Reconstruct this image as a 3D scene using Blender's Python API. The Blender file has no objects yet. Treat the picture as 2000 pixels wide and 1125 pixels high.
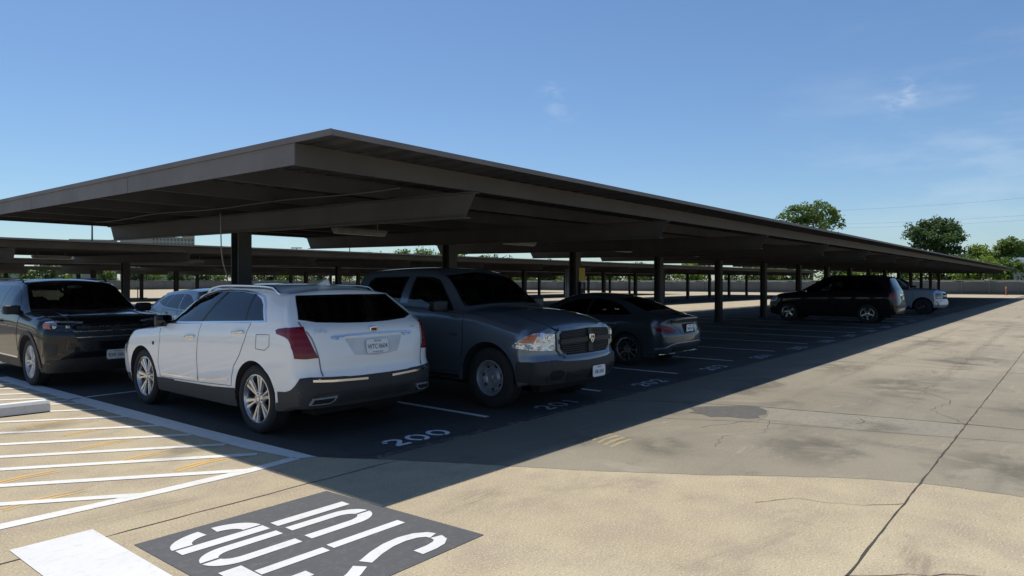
import bpy, bmesh, math, random
import numpy as np
from mathutils import Vector, Matrix
from mathutils.bvhtree import BVHTree

S = bpy.context.scene
COL = S.collection
R = math.radians

# ------------------------------------------------------------------ camera
YAW = math.atan(1108 / 1340.0)
cam_d = bpy.data.cameras.new('camera')
cam = bpy.data.objects.new('camera', cam_d)
COL.objects.link(cam)
cam.location = (0, 0, 1.68)
cam.rotation_euler = (R(90), 0, YAW - R(90))
cam_d.sensor_width = 36
cam_d.lens = 36 * 1340 / 2000
cam_d.shift_y = -0.00625
cam_d.clip_start = 0.1
cam_d.clip_end = 5000
S.camera = cam

# ------------------------------------------------------------------ sky and sun
SUN_DIR = Vector((0.38, 1.18, 3.06)).normalized()
SUN_EL = math.asin(SUN_DIR.z)
SUN_AZ = math.atan2(SUN_DIR.x, SUN_DIR.y)
W = bpy.data.worlds.new('World')
S.world = W
W.use_nodes = True
wn = W.node_tree
wn.nodes.clear()
w_out = wn.nodes.new('ShaderNodeOutputWorld')
w_bg = wn.nodes.new('ShaderNodeBackground')
w_sky = wn.nodes.new('ShaderNodeTexSky')
w_sky.sky_type = 'NISHITA'
w_sky.sun_disc = False
w_sky.sun_elevation = SUN_EL
w_sky.sun_rotation = SUN_AZ
w_sky.air_density = 1.0
w_sky.dust_density = 0.4
w_sky.ozone_density = 2.2
w_bg.inputs['Strength'].default_value = 0.101


def w_math(op, a, b=None, c=None):
    n = wn.nodes.new('ShaderNodeMath')
    n.operation = op
    for i, v in enumerate((a, b, c)):
        if v is None:
            continue
        if isinstance(v, (int, float)):
            n.inputs[i].default_value = v
        else:
            wn.links.new(v, n.inputs[i])
    return n.outputs[0]


def w_dir(px, py):
    c, s = math.cos(YAW), math.sin(YAW)
    a = (px - 1000) / 1340
    b = (550 - py) / 1340
    return Vector((c + a * s, s - a * c, b)).normalized()


w_tc = wn.nodes.new('ShaderNodeTexCoord')


def w_spot(px, py, radius):
    """soft mask round a direction of the sky"""
    d = w_dir(px, py)
    n = wn.nodes.new('ShaderNodeVectorMath')
    n.operation = 'DISTANCE'
    wn.links.new(w_tc.outputs['Generated'], n.inputs[0])
    n.inputs[1].default_value = d
    m = wn.nodes.new('ShaderNodeMapRange')
    m.interpolation_type = 'SMOOTHSTEP'
    wn.links.new(n.outputs['Value'], m.inputs['Value'])
    m.inputs['From Min'].default_value = 0
    m.inputs['From Max'].default_value = radius
    m.inputs['To Min'].default_value = 1
    m.inputs['To Max'].default_value = 0
    return m.outputs[0]


def w_noise(scale, stretch, lo, hi, detail=6):
    mp = wn.nodes.new('ShaderNodeMapping')
    mp.inputs['Scale'].default_value = stretch
    wn.links.new(w_tc.outputs['Generated'], mp.inputs['Vector'])
    nz = wn.nodes.new('ShaderNodeTexNoise')
    nz.inputs['Scale'].default_value = scale
    nz.inputs['Detail'].default_value = detail
    nz.inputs['Roughness'].default_value = 0.6
    wn.links.new(mp.outputs[0], nz.inputs['Vector'])
    m = wn.nodes.new('ShaderNodeMapRange')
    m.interpolation_type = 'SMOOTHSTEP'
    wn.links.new(nz.outputs['Fac'], m.inputs['Value'])
    m.inputs['From Min'].default_value = lo
    m.inputs['From Max'].default_value = hi
    return m.outputs[0]


fine = w_noise(26, (1, 1, 2.2), 0.40, 0.72)
broad = w_noise(5, (1, 1, 4), 0.42, 0.75)
c1 = w_math('MULTIPLY', w_math('ADD', w_spot(1752, 188, 0.032), w_math('MULTIPLY', w_spot(1790, 172, 0.03), 0.5)), fine)
c1 = w_math('MULTIPLY', c1, 0.38)
c2 = w_math('MULTIPLY', w_math('ADD', w_spot(1090, 205, 0.05), w_spot(1083, 180, 0.022)), fine)
c2 = w_math('MULTIPLY', c2, 0.13)
c3 = w_math('MULTIPLY', w_math('ADD', w_spot(1800, 300, 0.30), w_spot(1950, 240, 0.2)), broad)
c3 = w_math('MULTIPLY', c3, 0.13)
c4 = w_math('MULTIPLY', w_spot(590, 465, 0.05), fine)
c4 = w_math('MULTIPLY', c4, 0.5)
cl = w_math('MINIMUM', w_math('ADD', w_math('ADD', c1, c2), w_math('ADD', c3, c4)), 0.85)
w_mix = wn.nodes.new('ShaderNodeMix')
w_mix.data_type = 'RGBA'
wn.links.new(cl, w_mix.inputs[0])
w_mix.inputs[7].default_value = (8.2, 8.8, 9.6, 1)
w_gain = wn.nodes.new('ShaderNodeMix')          # camera white balance of the blue sky
w_gain.data_type = 'RGBA'
w_gain.blend_type = 'MULTIPLY'
w_gain.inputs[0].default_value = 1.0
wn.links.new(w_sky.outputs[0], w_gain.inputs[6])
w_gain.inputs[7].default_value = (0.835, 0.995, 1.145, 1)
wn.links.new(w_gain.outputs[2], w_mix.inputs[6])
wn.links.new(w_mix.outputs[2], w_bg.inputs['Color'])
wn.links.new(w_bg.outputs[0], w_out.inputs[0])

sun_d = bpy.data.lights.new('sun', 'SUN')
sun_d.energy = 4.55
sun_d.angle = R(0.53)
sun_d.color = (1.0, 0.95, 0.87)
sun = bpy.data.objects.new('sun', sun_d)
COL.objects.link(sun)
sun.rotation_euler = SUN_DIR.to_track_quat('Z', 'Y').to_euler()
sun.location = (0, 0, 60)

S.view_settings.view_transform = 'Standard'
S.view_settings.look = 'None'
S.view_settings.exposure = 0.0
S.view_settings.gamma = 1.0
S.cycles.max_bounces = 8
S.cycles.diffuse_bounces = 4
S.cycles.use_denoising = True

rng = random.Random(7)
nrng = np.random.default_rng(7)


# ------------------------------------------------------------------ node helpers
class NT:
    def __init__(self, name):
        self.m = bpy.data.materials.new(name)
        self.m.use_nodes = True
        self.t = self.m.node_tree
        self.b = self.t.nodes['Principled BSDF']

    def n(self, typ, **kw):
        x = self.t.nodes.new(typ)
        for k, v in kw.items():
            setattr(x, k, v)
        return x

    def put(self, sock, v):
        if isinstance(v, (int, float, tuple, list)):
            if isinstance(v, (tuple, list)) and len(v) == 3 and sock.type == 'RGBA':
                v = (*v, 1)
            sock.default_value = v
        else:
            self.t.links.new(v, sock)

    def math(self, op, a, b=0.0):
        x = self.n('ShaderNodeMath', operation=op)
        self.put(x.inputs[0], a)
        self.put(x.inputs[1], b)
        return x.outputs[0]

    def pos(self, scale=(1, 1, 1), obj=False):
        if obj:
            s = self.n('ShaderNodeTexCoord').outputs['Object']
        else:
            s = self.n('ShaderNodeNewGeometry').outputs['Position']
        mp = self.n('ShaderNodeMapping')
        self.put(mp.inputs['Vector'], s)
        mp.inputs['Scale'].default_value = scale
        return mp.outputs[0]

    def noise(self, vec, scale, detail=4, rough=0.55, dist=0.0):
        x = self.n('ShaderNodeTexNoise')
        self.put(x.inputs['Vector'], vec)
        x.inputs['Scale'].default_value = scale
        x.inputs['Detail'].default_value = detail
        x.inputs['Roughness'].default_value = rough
        x.inputs['Distortion'].default_value = dist
        return x.outputs['Fac']

    def ramp(self, v, lo, hi, a=0.0, b=1.0):
        x = self.n('ShaderNodeMapRange', interpolation_type='SMOOTHSTEP')
        self.put(x.inputs['Value'], v)
        x.inputs['From Min'].default_value = lo
        x.inputs['From Max'].default_value = hi
        x.inputs['To Min'].default_value = a
        x.inputs['To Max'].default_value = b
        return x.outputs[0]

    def mix(self, f, a, b, mode='MIX'):
        x = self.n('ShaderNodeMix', data_type='RGBA', blend_type=mode)
        self.put(x.inputs[0], f)
        self.put(x.inputs[6], a if not isinstance(a, tuple) else (*a, 1)[:4])
        self.put(x.inputs[7], b if not isinstance(b, tuple) else (*b, 1)[:4])
        return x.outputs[2]

    def bump(self, h, strength=0.3, dist=0.01):
        x = self.n('ShaderNodeBump')
        self.put(x.inputs['Height'], h)
        x.inputs['Strength'].default_value = strength
        x.inputs['Distance'].default_value = dist
        self.put(self.b.inputs['Normal'], x.outputs[0])

    def set(self, **kw):
        for k, v in kw.items():
            self.put(self.b.inputs[k.replace('_', ' ')], v)
        return self.m


def simple(name, col, rough=0.5, metal=0.0, var=0.12, scale=3.0, obj=True, **kw):
    """a plain painted or moulded surface with a little uneven tone"""
    t = NT(name)
    nz = t.noise(t.pos(obj=obj), scale, 5)
    c = t.mix(t.ramp(nz, 0.3, 0.7), tuple(x * (1 - var) for x in col), tuple(min(1, x * (1 + var)) for x in col))
    t.set(Base_Color=c, Roughness=t.ramp(nz, 0.25, 0.75, max(0.02, rough - 0.05), rough + 0.05), Metallic=metal)
    for k, v in kw.items():
        t.b.inputs[k.replace('_', ' ')].default_value = v
    return t.m


def car_paint(name, col, metal=0.0, rough=0.3, coat=1.0, dirty=1.0):
    t = NT(name)
    p = t.pos(obj=True)
    dust = t.ramp(t.noise(p, 2.2, 5), 0.35, 0.8, 0.0, 0.04 * dirty)
    low = t.n('ShaderNodeSeparateXYZ')
    t.put(low.inputs[0], p)
    dirt = t.math('MULTIPLY', t.ramp(low.outputs[2], 0.75, 0.25), t.ramp(t.noise(p, 9, 6), 0.35, 0.75, 0.0, 0.2 * dirty))
    f = t.math('ADD', dust, dirt)
    c = t.mix(f, col, (0.17, 0.15, 0.12))
    back = t.n('ShaderNodeNewGeometry').outputs['Backfacing']        # cabin side of the sheet metal is dark lining
    c = t.mix(back, c, (0.015, 0.015, 0.016))
    coat = t.math('MULTIPLY', t.math('SUBTRACT', 1.0, back), coat)
    t.set(Base_Color=c, Roughness=rough, Metallic=metal, Specular_IOR_Level=0.15, Coat_Weight=coat, Coat_Roughness=t.ramp(t.noise(p, 6, 4), 0.3, 0.8, 0.02, 0.06))
    return t.m


# ------------------------------------------------------------------ materials of the ground
def m_concrete():
    t = NT('tan_concrete')
    p = t.pos()
    big = t.noise(p, 0.35, 5, 0.6)
    mid = t.noise(p, 2.3, 6, 0.62)
    sp = t.noise(p, 70, 3, 0.7)
    sp2 = t.noise(p, 26, 4, 0.75)
    c = t.mix(t.ramp(big, 0.3, 0.7), (0.392, 0.326, 0.210), (0.470, 0.402, 0.268))
    c = t.mix(t.ramp(mid, 0.35, 0.75), c, (0.345, 0.28, 0.2))
    c = t.mix(t.ramp(sp, 0.55, 0.68, 0, 0.85), c, (0.66, 0.57, 0.43))
    c = t.mix(t.ramp(sp, 0.45, 0.30, 0, 0.85), c, (0.17, 0.14, 0.10))
    c = t.mix(t.ramp(sp2, 0.60, 0.74, 0, 0.5), c, (0.58, 0.50, 0.38))
    c = t.mix(t.ramp(sp2, 0.40, 0.28, 0, 0.4), c, (0.22, 0.18, 0.13))
    st = t.noise(t.pos((0.8, 1.6, 1)), 0.9, 7, 0.7, 0.6)
    c = t.mix(t.ramp(st, 0.52, 0.74, 0, 0.55), c, (0.20, 0.168, 0.125))
    t.bump(sp, 0.35, 0.006)
    return t.set(Base_Color=c, Roughness=0.88, Specular_IOR_Level=0.25)


def m_lane():
    t = NT('weathered_lane')
    p = t.pos()
    big = t.noise(p, 0.22, 6, 0.6)
    streak = t.noise(t.pos((0.18, 1.5, 1)), 0.9, 6, 0.6, 0.4)
    sp = t.noise(p, 55, 3, 0.75)
    sp3 = t.noise(p, 19, 5, 0.8)
    mid = t.noise(p, 0.75, 7, 0.68, 0.8)
    # wear turns the grey lane sandier the farther along the row it runs
    sx = t.n('ShaderNodeSeparateXYZ')
    t.put(sx.inputs[0], p)
    along = t.ramp(t.math('ADD', sx.outputs[0], t.math('MULTIPLY', t.math('SUBTRACT', big, 0.5), 14)), 9, 24)
    base = t.mix(along, (0.212, 0.188, 0.140), (0.305, 0.265, 0.196))
    c = t.mix(t.ramp(big, 0.32, 0.7), base, t.mix(along, (0.282, 0.250, 0.184), (0.355, 0.308, 0.226)))
    c = t.mix(t.ramp(streak, 0.5, 0.75, 0, 0.6), c, (0.15, 0.135, 0.11))
    arcs = t.noise(t.pos((0.5, 2.6, 1)), 1.1, 8, 0.7, 1.6)
    c = t.mix(t.ramp(arcs, 0.60, 0.70, 0, 0.45), c, (0.42, 0.37, 0.29))
    c = t.mix(t.ramp(arcs, 0.36, 0.28, 0, 0.4), c, (0.12, 0.11, 0.09))
    c = t.mix(t.ramp(mid, 0.53, 0.70, 0, 0.6), c, (0.125, 0.115, 0.095))
    c = t.mix(t.ramp(mid, 0.42, 0.28, 0, 0.4), c, (0.40, 0.355, 0.28))
    c = t.mix(t.ramp(sp, 0.58, 0.74, 0, 0.7), c, (0.50, 0.45, 0.36))
    c = t.mix(t.ramp(sp, 0.42, 0.26, 0, 0.6), c, (0.10, 0.09, 0.075))
    c = t.mix(t.ramp(sp3, 0.66, 0.76, 0, 0.55), c, (0.47, 0.42, 0.33))
    # roof shade painted into the colour: the lane darkens beside the bays
    shade_band = t.math('MULTIPLY', t.ramp(t.math('ADD', sx.outputs[1], t.math('MULTIPLY', t.math('SUBTRACT', mid, 0.5), 0.9)), 3.75, 4.35), 0.45)
    c = t.mix(shade_band, c, (0.075, 0.068, 0.058))
    t.bump(sp, 0.4, 0.006)
    return t.set(Base_Color=c, Roughness=0.88, Specular_IOR_Level=0.25)


def m_asphalt():
    t = NT('dark_asphalt')
    p = t.pos()
    big = t.noise(p, 0.4, 6, 0.6)
    sp = t.noise(p, 60, 3, 0.75)
    oil = t.noise(t.pos((1.4, 0.7, 1)), 0.8, 6, 0.6, 0.5)
    c = t.mix(t.ramp(big, 0.3, 0.7), (0.050, 0.045, 0.042), (0.080, 0.072, 0.064))
    c = t.mix(t.ramp(oil, 0.58, 0.75, 0, 0.7), c, (0.04, 0.04, 0.042))
    c = t.mix(t.ramp(sp, 0.57, 0.73, 0, 0.5), c, (0.16, 0.15, 0.135))
    # a worn band where cars cross the gutter line
    sx = t.n('ShaderNodeSeparateXYZ')
    t.put(sx.inputs[0], p)
    y = sx.outputs[1]
    band = t.math('MULTIPLY', t.ramp(y, 4.72, 4.95), t.ramp(y, 5.35, 5.15))
    wear = t.math('MULTIPLY', band, t.ramp(t.noise(p, 9, 8, 0.8), 0.5, 0.66, 0, 0.75))
    c = t.mix(wear, c, (0.30, 0.28, 0.25))
    t.bump(sp, 0.4, 0.006)
    return t.set(Base_Color=c, Roughness=0.85, Specular_IOR_Level=0.3)


def m_paint(name, col, worn=0.25, under=(0.3, 0.26, 0.2)):
    t = NT(name)
    p = t.pos()
    nz = t.noise(p, 14, 8, 0.8)
    w = t.ramp(nz, 0.50, 0.66, 0, worn * 2)
    sc = t.noise(t.pos((3, 9, 1)), 2.0, 7, 0.75, 0.5)
    w = t.math('ADD', w, t.ramp(sc, 0.54, 0.68, 0, worn * 1.5))
    c = t.mix(w, t.mix(t.ramp(t.noise(p, 1.5, 4), 0.3, 0.7), tuple(x * 0.93 for x in col), col), under)
    t.bump(t.noise(p, 60, 3, 0.7), 0.25, 0.004)
    return t.set(Base_Color=c, Roughness=0.75)


def m_stain(name, col, strength, scale=3.0, stretch=(1, 1, 1), speck=0.0):
    """a dirty mark with a ragged, see-through edge"""
    t = NT(name)
    g = t.n('ShaderNodeTexCoord').outputs['Generated']
    sx = t.n('ShaderNodeSeparateXYZ')
    t.put(sx.inputs[0], g)
    dx = t.math('SUBTRACT', sx.outputs[0], 0.5)
    dy = t.math('SUBTRACT', sx.outputs[1], 0.5)
    rr = t.math('SQRT', t.math('ADD', t.math('MULTIPLY', dx, dx), t.math('MULTIPLY', dy, dy)))
    fade = t.ramp(rr, 0.5, 0.10)
    nz = t.noise(t.pos(stretch), scale, 7, 0.68, 0.5)
    f = t.math('MULTIPLY', fade, t.ramp(nz, 0.40, 0.60))
    f = t.math('MULTIPLY', f, strength)
    tr = t.n('ShaderNodeBsdfTransparent')
    mx = t.n('ShaderNodeMixShader')
    t.put(mx.inputs[0], f)
    t.t.links.new(tr.outputs[0], mx.inputs[1])
    t.t.links.new(t.b.outputs[0], mx.inputs[2])
    t.t.links.new(mx.outputs[0], t.t.nodes['Material Output'].inputs[0])
    return t.set(Base_Color=col, Roughness=0.85)


M = {}
M['stain'] = m_stain('dark_stain', (0.10, 0.092, 0.072), 0.30, 1.6)
M['oil'] = m_stain('oil_stain', (0.012, 0.012, 0.013), 0.85, 4.0)
M['scuff'] = m_stain('pale_scuff', (0.42, 0.37, 0.28), 0.4, 7.0, (1, 3, 1))
M['tyre_mark'] = m_stain('tyre_mark', (0.11, 0.10, 0.08), 0.22, 5.0, (0.4, 6, 1))
M['concrete'] = m_concrete()
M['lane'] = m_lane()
M['asphalt'] = m_asphalt()
M['white_line'] = m_paint('white_road_paint', (0.70, 0.69, 0.655), 0.22, (0.42, 0.36, 0.27))
M['white_bar'] = m_paint('white_bar_paint', (0.66, 0.66, 0.64), 0.2, (0.46, 0.44, 0.40))
M['faded_line'] = m_paint('faded_stall_paint', (0.68, 0.68, 0.67), 0.2, (0.1, 0.1, 0.1))
M['old_number'] = m_paint('faded_number_paint', (0.58, 0.59, 0.60), 0.35, (0.07, 0.07, 0.07))
M['number'] = m_paint('number_paint', (0.75, 0.77, 0.80), 0.1, (0.1, 0.1, 0.1))
M['yellow_rub'] = m_paint('rubbed_yellow_paint', (0.34, 0.265, 0.13), 0.9, (0.25, 0.22, 0.165))
M['yellow_old'] = m_paint('faded_yellow_paint', (0.58, 0.37, 0.12), 0.6, (0.40, 0.32, 0.225))
M['pad'] = m_paint('charcoal_pad_paint', (0.070, 0.072, 0.077), 0.3, (0.13, 0.125, 0.115))
M['black_pad'] = m_paint('black_pad_paint', (0.05, 0.05, 0.053), 0.15, (0.1, 0.1, 0.1))
M['patch'] = m_paint('asphalt_patch', (0.085, 0.080, 0.070), 0.3, (0.17, 0.155, 0.13))
M['trench'] = m_paint('trench_concrete', (0.250, 0.222, 0.166), 0.6, (0.17, 0.155, 0.12))
M['joint'] = simple('joint_dirt', (0.055, 0.047, 0.036), 0.95, obj=False)
M['curbwhite'] = m_paint('white_curb_paint', (0.72, 0.72, 0.70), 0.12, (0.42, 0.40, 0.36))
M['grass'] = simple('dry_grass', (0.10, 0.12, 0.045), 0.95, var=0.4, scale=0.6, obj=False)


def m_steel():
    t = NT('brown_painted_steel')
    p = t.pos()
    a = t.noise(p, 1.3, 6, 0.6)
    st = t.noise(t.pos((0.5, 0.5, 0.06)), 6, 5, 0.7)
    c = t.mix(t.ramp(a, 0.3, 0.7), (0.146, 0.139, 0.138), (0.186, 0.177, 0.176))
    c = t.mix(t.ramp(st, 0.58, 0.76, 0, 0.35), c, (0.19, 0.165, 0.15))
    return t.set(Base_Color=c, Roughness=0.6, Specular_IOR_Level=0.2)


M['steel'] = m_steel()
M['steel_shaded'] = simple('shaded_fascia_steel', (0.086, 0.084, 0.086), 0.6, obj=False, var=0.15, scale=1.2, Specular_IOR_Level=0.2)  # same paint as the end fascia, its shade darkened into the colour
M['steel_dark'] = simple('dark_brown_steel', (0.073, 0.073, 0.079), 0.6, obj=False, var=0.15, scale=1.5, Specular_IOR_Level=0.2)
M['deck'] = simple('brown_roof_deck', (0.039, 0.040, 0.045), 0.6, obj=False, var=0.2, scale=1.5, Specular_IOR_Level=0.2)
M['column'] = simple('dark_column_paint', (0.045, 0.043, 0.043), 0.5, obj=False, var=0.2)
M['lampbox'] = simple('grey_fixture', (0.24, 0.24, 0.235), 0.5)
M['tube'] = simple('tube_diffuser', (0.40, 0.40, 0.39), 0.3)
M['galv'] = simple('galvanised_conduit', (0.30, 0.30, 0.31), 0.45, 0.4)
M['wire'] = simple('grey_cable', (0.33, 0.32, 0.31), 0.6)
M['conduit'] = simple('brown_conduit', (0.06, 0.058, 0.058), 0.6)
M['sign_yellow'] = simple('yellow_sign', (0.62, 0.44, 0.06), 0.5, var=0.06)
M['sticker'] = simple('pale_sticker', (0.33, 0.30, 0.42), 0.6, var=0.2, scale=20)
M['bark'] = simple('bark', (0.09, 0.07, 0.05), 0.9, var=0.35, scale=5)
M['mesh'] = simple('grey_windscreen_mesh', (0.135, 0.136, 0.125), 0.9, obj=False, var=0.2, scale=0.25)
M['post'] = simple('fence_post', (0.20, 0.20, 0.195), 0.6)
M['orange'] = simple('orange_marker', (0.65, 0.20, 0.05), 0.6)
M['bldg'] = simple('beige_wall', (0.50, 0.40, 0.33), 0.85, obj=False, var=0.05, scale=0.1)
M['bldg_dark'] = simple('window_band', (0.14, 0.15, 0.17), 0.3, obj=False)
M['warehouse'] = simple('pale_warehouse_wall', (0.50, 0.48, 0.45), 0.8, obj=False, var=0.06, scale=0.1)
M['roofgrey'] = simple('grey_flat_roof', (0.28, 0.29, 0.30), 0.7, obj=False)
M['rtu'] = simple('rooftop_unit', (0.62, 0.64, 0.66), 0.5)


def m_leaf(name, lo, hi):
    t = NT(name)
    rnd = t.n('ShaderNodeNewGeometry').outputs['Random Per Island']
    big = t.noise(t.pos(), 0.55, 3)
    f = t.math('ADD', t.math('MULTIPLY', rnd, 0.55), t.math('MULTIPLY', t.ramp(big, 0.3, 0.7), 0.45))
    c = t.mix(f, lo, hi)
    t.set(Base_Color=c, Roughness=0.6, Specular_IOR_Level=0.3)
    tr = t.n('ShaderNodeBsdfTranslucent')
    t.put(tr.inputs['Color'], t.mix(0.5, c, (hi[0] * 1.5, hi[1] * 1.6, hi[2])))
    mx = t.n('ShaderNodeMixShader')
    mx.inputs[0].default_value = 0.35
    out = t.t.nodes['Material Output']
    t.t.links.new(t.b.outputs[0], mx.inputs[1])
    t.t.links.new(tr.outputs[0], mx.inputs[2])
    t.t.links.new(mx.outputs[0], out.inputs[0])
    return t.m


M['leaf_mid'] = m_leaf('leaf_mid_green', (0.060, 0.105, 0.020), (0.165, 0.235, 0.060))
M['leaf_dark'] = m_leaf('leaf_dark_green', (0.034, 0.066, 0.022), (0.098, 0.155, 0.052))
M['leaf_bright'] = m_leaf('leaf_bright_green', (0.085, 0.14, 0.016), (0.24, 0.32, 0.05))

# car materials
M['white_paint'] = car_paint('pearl_white_paint', (0.91, 0.90, 0.88), 0.0, 0.35, 0.8, 0.5)
M['black_paint'] = car_paint('black_car_paint', (0.006, 0.007, 0.010), 0.0, 0.3, 0.75, 0.12)
M['blue_grey'] = car_paint('blue_grey_metallic_paint', (0.165, 0.200, 0.240), 0.6, 0.34, 1.0, 0.2)
M['dark_grey_paint'] = car_paint('dark_grey_metallic_paint', (0.080, 0.092, 0.108), 0.5, 0.33, 1.0, 0.2)
M['silver_paint'] = car_paint('silver_blue_paint', (0.44, 0.48, 0.53), 0.35, 0.35)
M['silver_paint2'] = car_paint('silver_paint', (0.30, 0.38, 0.50), 0.35, 0.36)


def m_glass(name, tint):
    t = NT(name)
    fr = t.n('ShaderNodeFresnel')
    fr.inputs['IOR'].default_value = 1.52
    tr = t.n('ShaderNodeBsdfTransparent')
    nz = t.noise(t.pos(obj=True), 2.0, 4)
    t.put(tr.inputs['Color'], t.mix(t.ramp(nz, 0.3, 0.7), tuple(x * 0.85 for x in tint), tint))
    gl = t.n('ShaderNodeBsdfGlossy')
    gl.inputs['Roughness'].default_value = 0.015
    gl.inputs['Color'].default_value = (0.95, 0.97, 1.0, 1)
    mx = t.n('ShaderNodeMixShader')
    t.put(mx.inputs[0], t.math('ADD', fr.outputs[0], 0.01))
    t.t.links.new(tr.outputs[0], mx.inputs[1])
    t.t.links.new(gl.outputs[0], mx.inputs[2])
    t.t.links.new(mx.outputs[0], t.t.nodes['Material Output'].inputs[0])
    return t.m


M['glass'] = m_glass('tinted_glass', (0.10, 0.11, 0.115))
M['glass_clear'] = m_glass('clear_glass', (0.42, 0.47, 0.46))
M['seat'] = simple('dark_upholstery', (0.030, 0.029, 0.028), 0.7, var=0.2, scale=6)
M['chrome'] = simple('bright_trim', (0.72, 0.73, 0.75), 0.14, 1.0, var=0.04)
M['alloy'] = simple('machined_alloy', (0.62, 0.61, 0.60), 0.27, 1.0, var=0.06, scale=12)
M['alloy_dark'] = simple('dark_alloy', (0.10, 0.105, 0.115), 0.35, 0.9, var=0.1)
M['silver_wheel'] = simple('silver_wheel_paint', (0.55, 0.56, 0.58), 0.35, 0.6, var=0.08, scale=8)
M['steel_wheel'] = simple('steel_wheel_paint', (0.40, 0.42, 0.46), 0.4, 0.6, var=0.12, scale=8)
M['rubber'] = simple('tyre_rubber', (0.018, 0.018, 0.019), 0.8, var=0.25, scale=8)
M['trim'] = simple('black_plastic', (0.018, 0.018, 0.019), 0.55, var=0.2, scale=6)
M['trim_grey'] = simple('dark_grey_plastic', (0.030, 0.030, 0.031), 0.6, var=0.15, scale=6)
M['seam'] = simple('panel_gap', (0.02, 0.02, 0.022), 0.8)
M['seam_light'] = simple('panel_gap_light', (0.16, 0.17, 0.18), 0.8)
M['under'] = simple('underbody', (0.008, 0.008, 0.009), 0.9)
M['plate'] = simple('licence_plate', (0.80, 0.81, 0.82), 0.4, var=0.05, scale=10)
M['plate_ink'] = simple('plate_ink', (0.02, 0.02, 0.03), 0.5)
M['amber'] = simple('amber_lens', (0.70, 0.19, 0.02), 0.15, var=0.2, scale=30, Coat_Weight=1.0)


def m_lamp(name, a, b, scale):
    t = NT(name)
    v = t.n('ShaderNodeTexVoronoi')
    t.put(v.inputs['Vector'], t.pos(obj=True))
    v.inputs['Scale'].default_value = scale
    f = t.n('ShaderNodeSeparateColor')
    t.put(f.inputs[0], v.outputs['Color'])
    c = t.mix(t.ramp(f.outputs[0], 0.2, 0.8), a, b)
    t.bump(v.outputs['Distance'], 0.5, 0.02)
    return t.set(Base_Color=c, Roughness=0.12, Metallic=0.55, Coat_Weight=1.0, Coat_Roughness=0.02)


M['headlamp'] = m_lamp('clear_headlamp', (0.42, 0.43, 0.45), (0.84, 0.85, 0.87), 20)
M['headlamp_dark'] = m_lamp('dark_headlamp', (0.02, 0.022, 0.028), (0.12, 0.13, 0.16), 11)


def m_tail(name, a, b):
    t = NT(name)
    sx = t.n('ShaderNodeSeparateXYZ')
    t.put(sx.inputs[0], t.pos(obj=True))
    w = t.math('SINE', t.math('MULTIPLY', sx.outputs[2], 90.0))
    c = t.mix(t.ramp(w, -0.2, 0.8), a, b)
    t.bump(w, 0.12, 0.003)
    return t.set(Base_Color=c, Roughness=0.2, Specular_IOR_Level=0.2, Coat_Weight=0.6, Coat_Roughness=0.03)


M['tail'] = m_tail('red_tail_lens', (0.15, 0.002, 0.007), (0.21, 0.004, 0.011))

# the big foreground of objects follows
#PART2
# ------------------------------------------------------------------ mesh helpers
def obj(name, verts, faces, mat, parent=None, smooth=False, loc=None, mats=None, midx=None):
    me = bpy.data.meshes.new(name)
    me.from_pydata([tuple(v) for v in verts], [], faces)
    for m in (mats or [mat]):
        me.materials.append(m)
    if midx is not None:
        me.polygons.foreach_set('material_index', midx)
    if smooth:
        me.polygons.foreach_set('use_smooth', [True] * len(me.polygons))
    me.update()
    o = bpy.data.objects.new(name, me)
    COL.objects.link(o)
    if parent:
        o.parent = parent
    if loc:
        o.location = loc
    return o


def from_bm(name, bm, mat, parent=None, smooth=False):
    me = bpy.data.meshes.new(name)
    if smooth:
        for f in bm.faces:
            f.smooth = True
    bm.to_mesh(me)
    bm.free()
    me.materials.append(mat)
    o = bpy.data.objects.new(name, me)
    COL.objects.link(o)
    if parent:
        o.parent = parent
    return o


def thing(name, label, cat, loc=(0, 0, 0), rz=0.0, group=None):
    o = bpy.data.objects.new(name, None)
    o.empty_display_size = 0.2
    COL.objects.link(o)
    o.location = loc
    o.rotation_euler = (0, 0, rz)
    tag(o, label, cat, group)
    return o


def tag(o, label, cat, group=None):
    o['label'] = label
    o['category'] = cat
    if group:
        o['group'] = group
    return o


def copy_tree(o, parent=None):
    c = o.copy()
    COL.objects.link(c)
    c.parent = parent
    for ch in o.children:
        copy_tree(ch, c)
    return c


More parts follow.
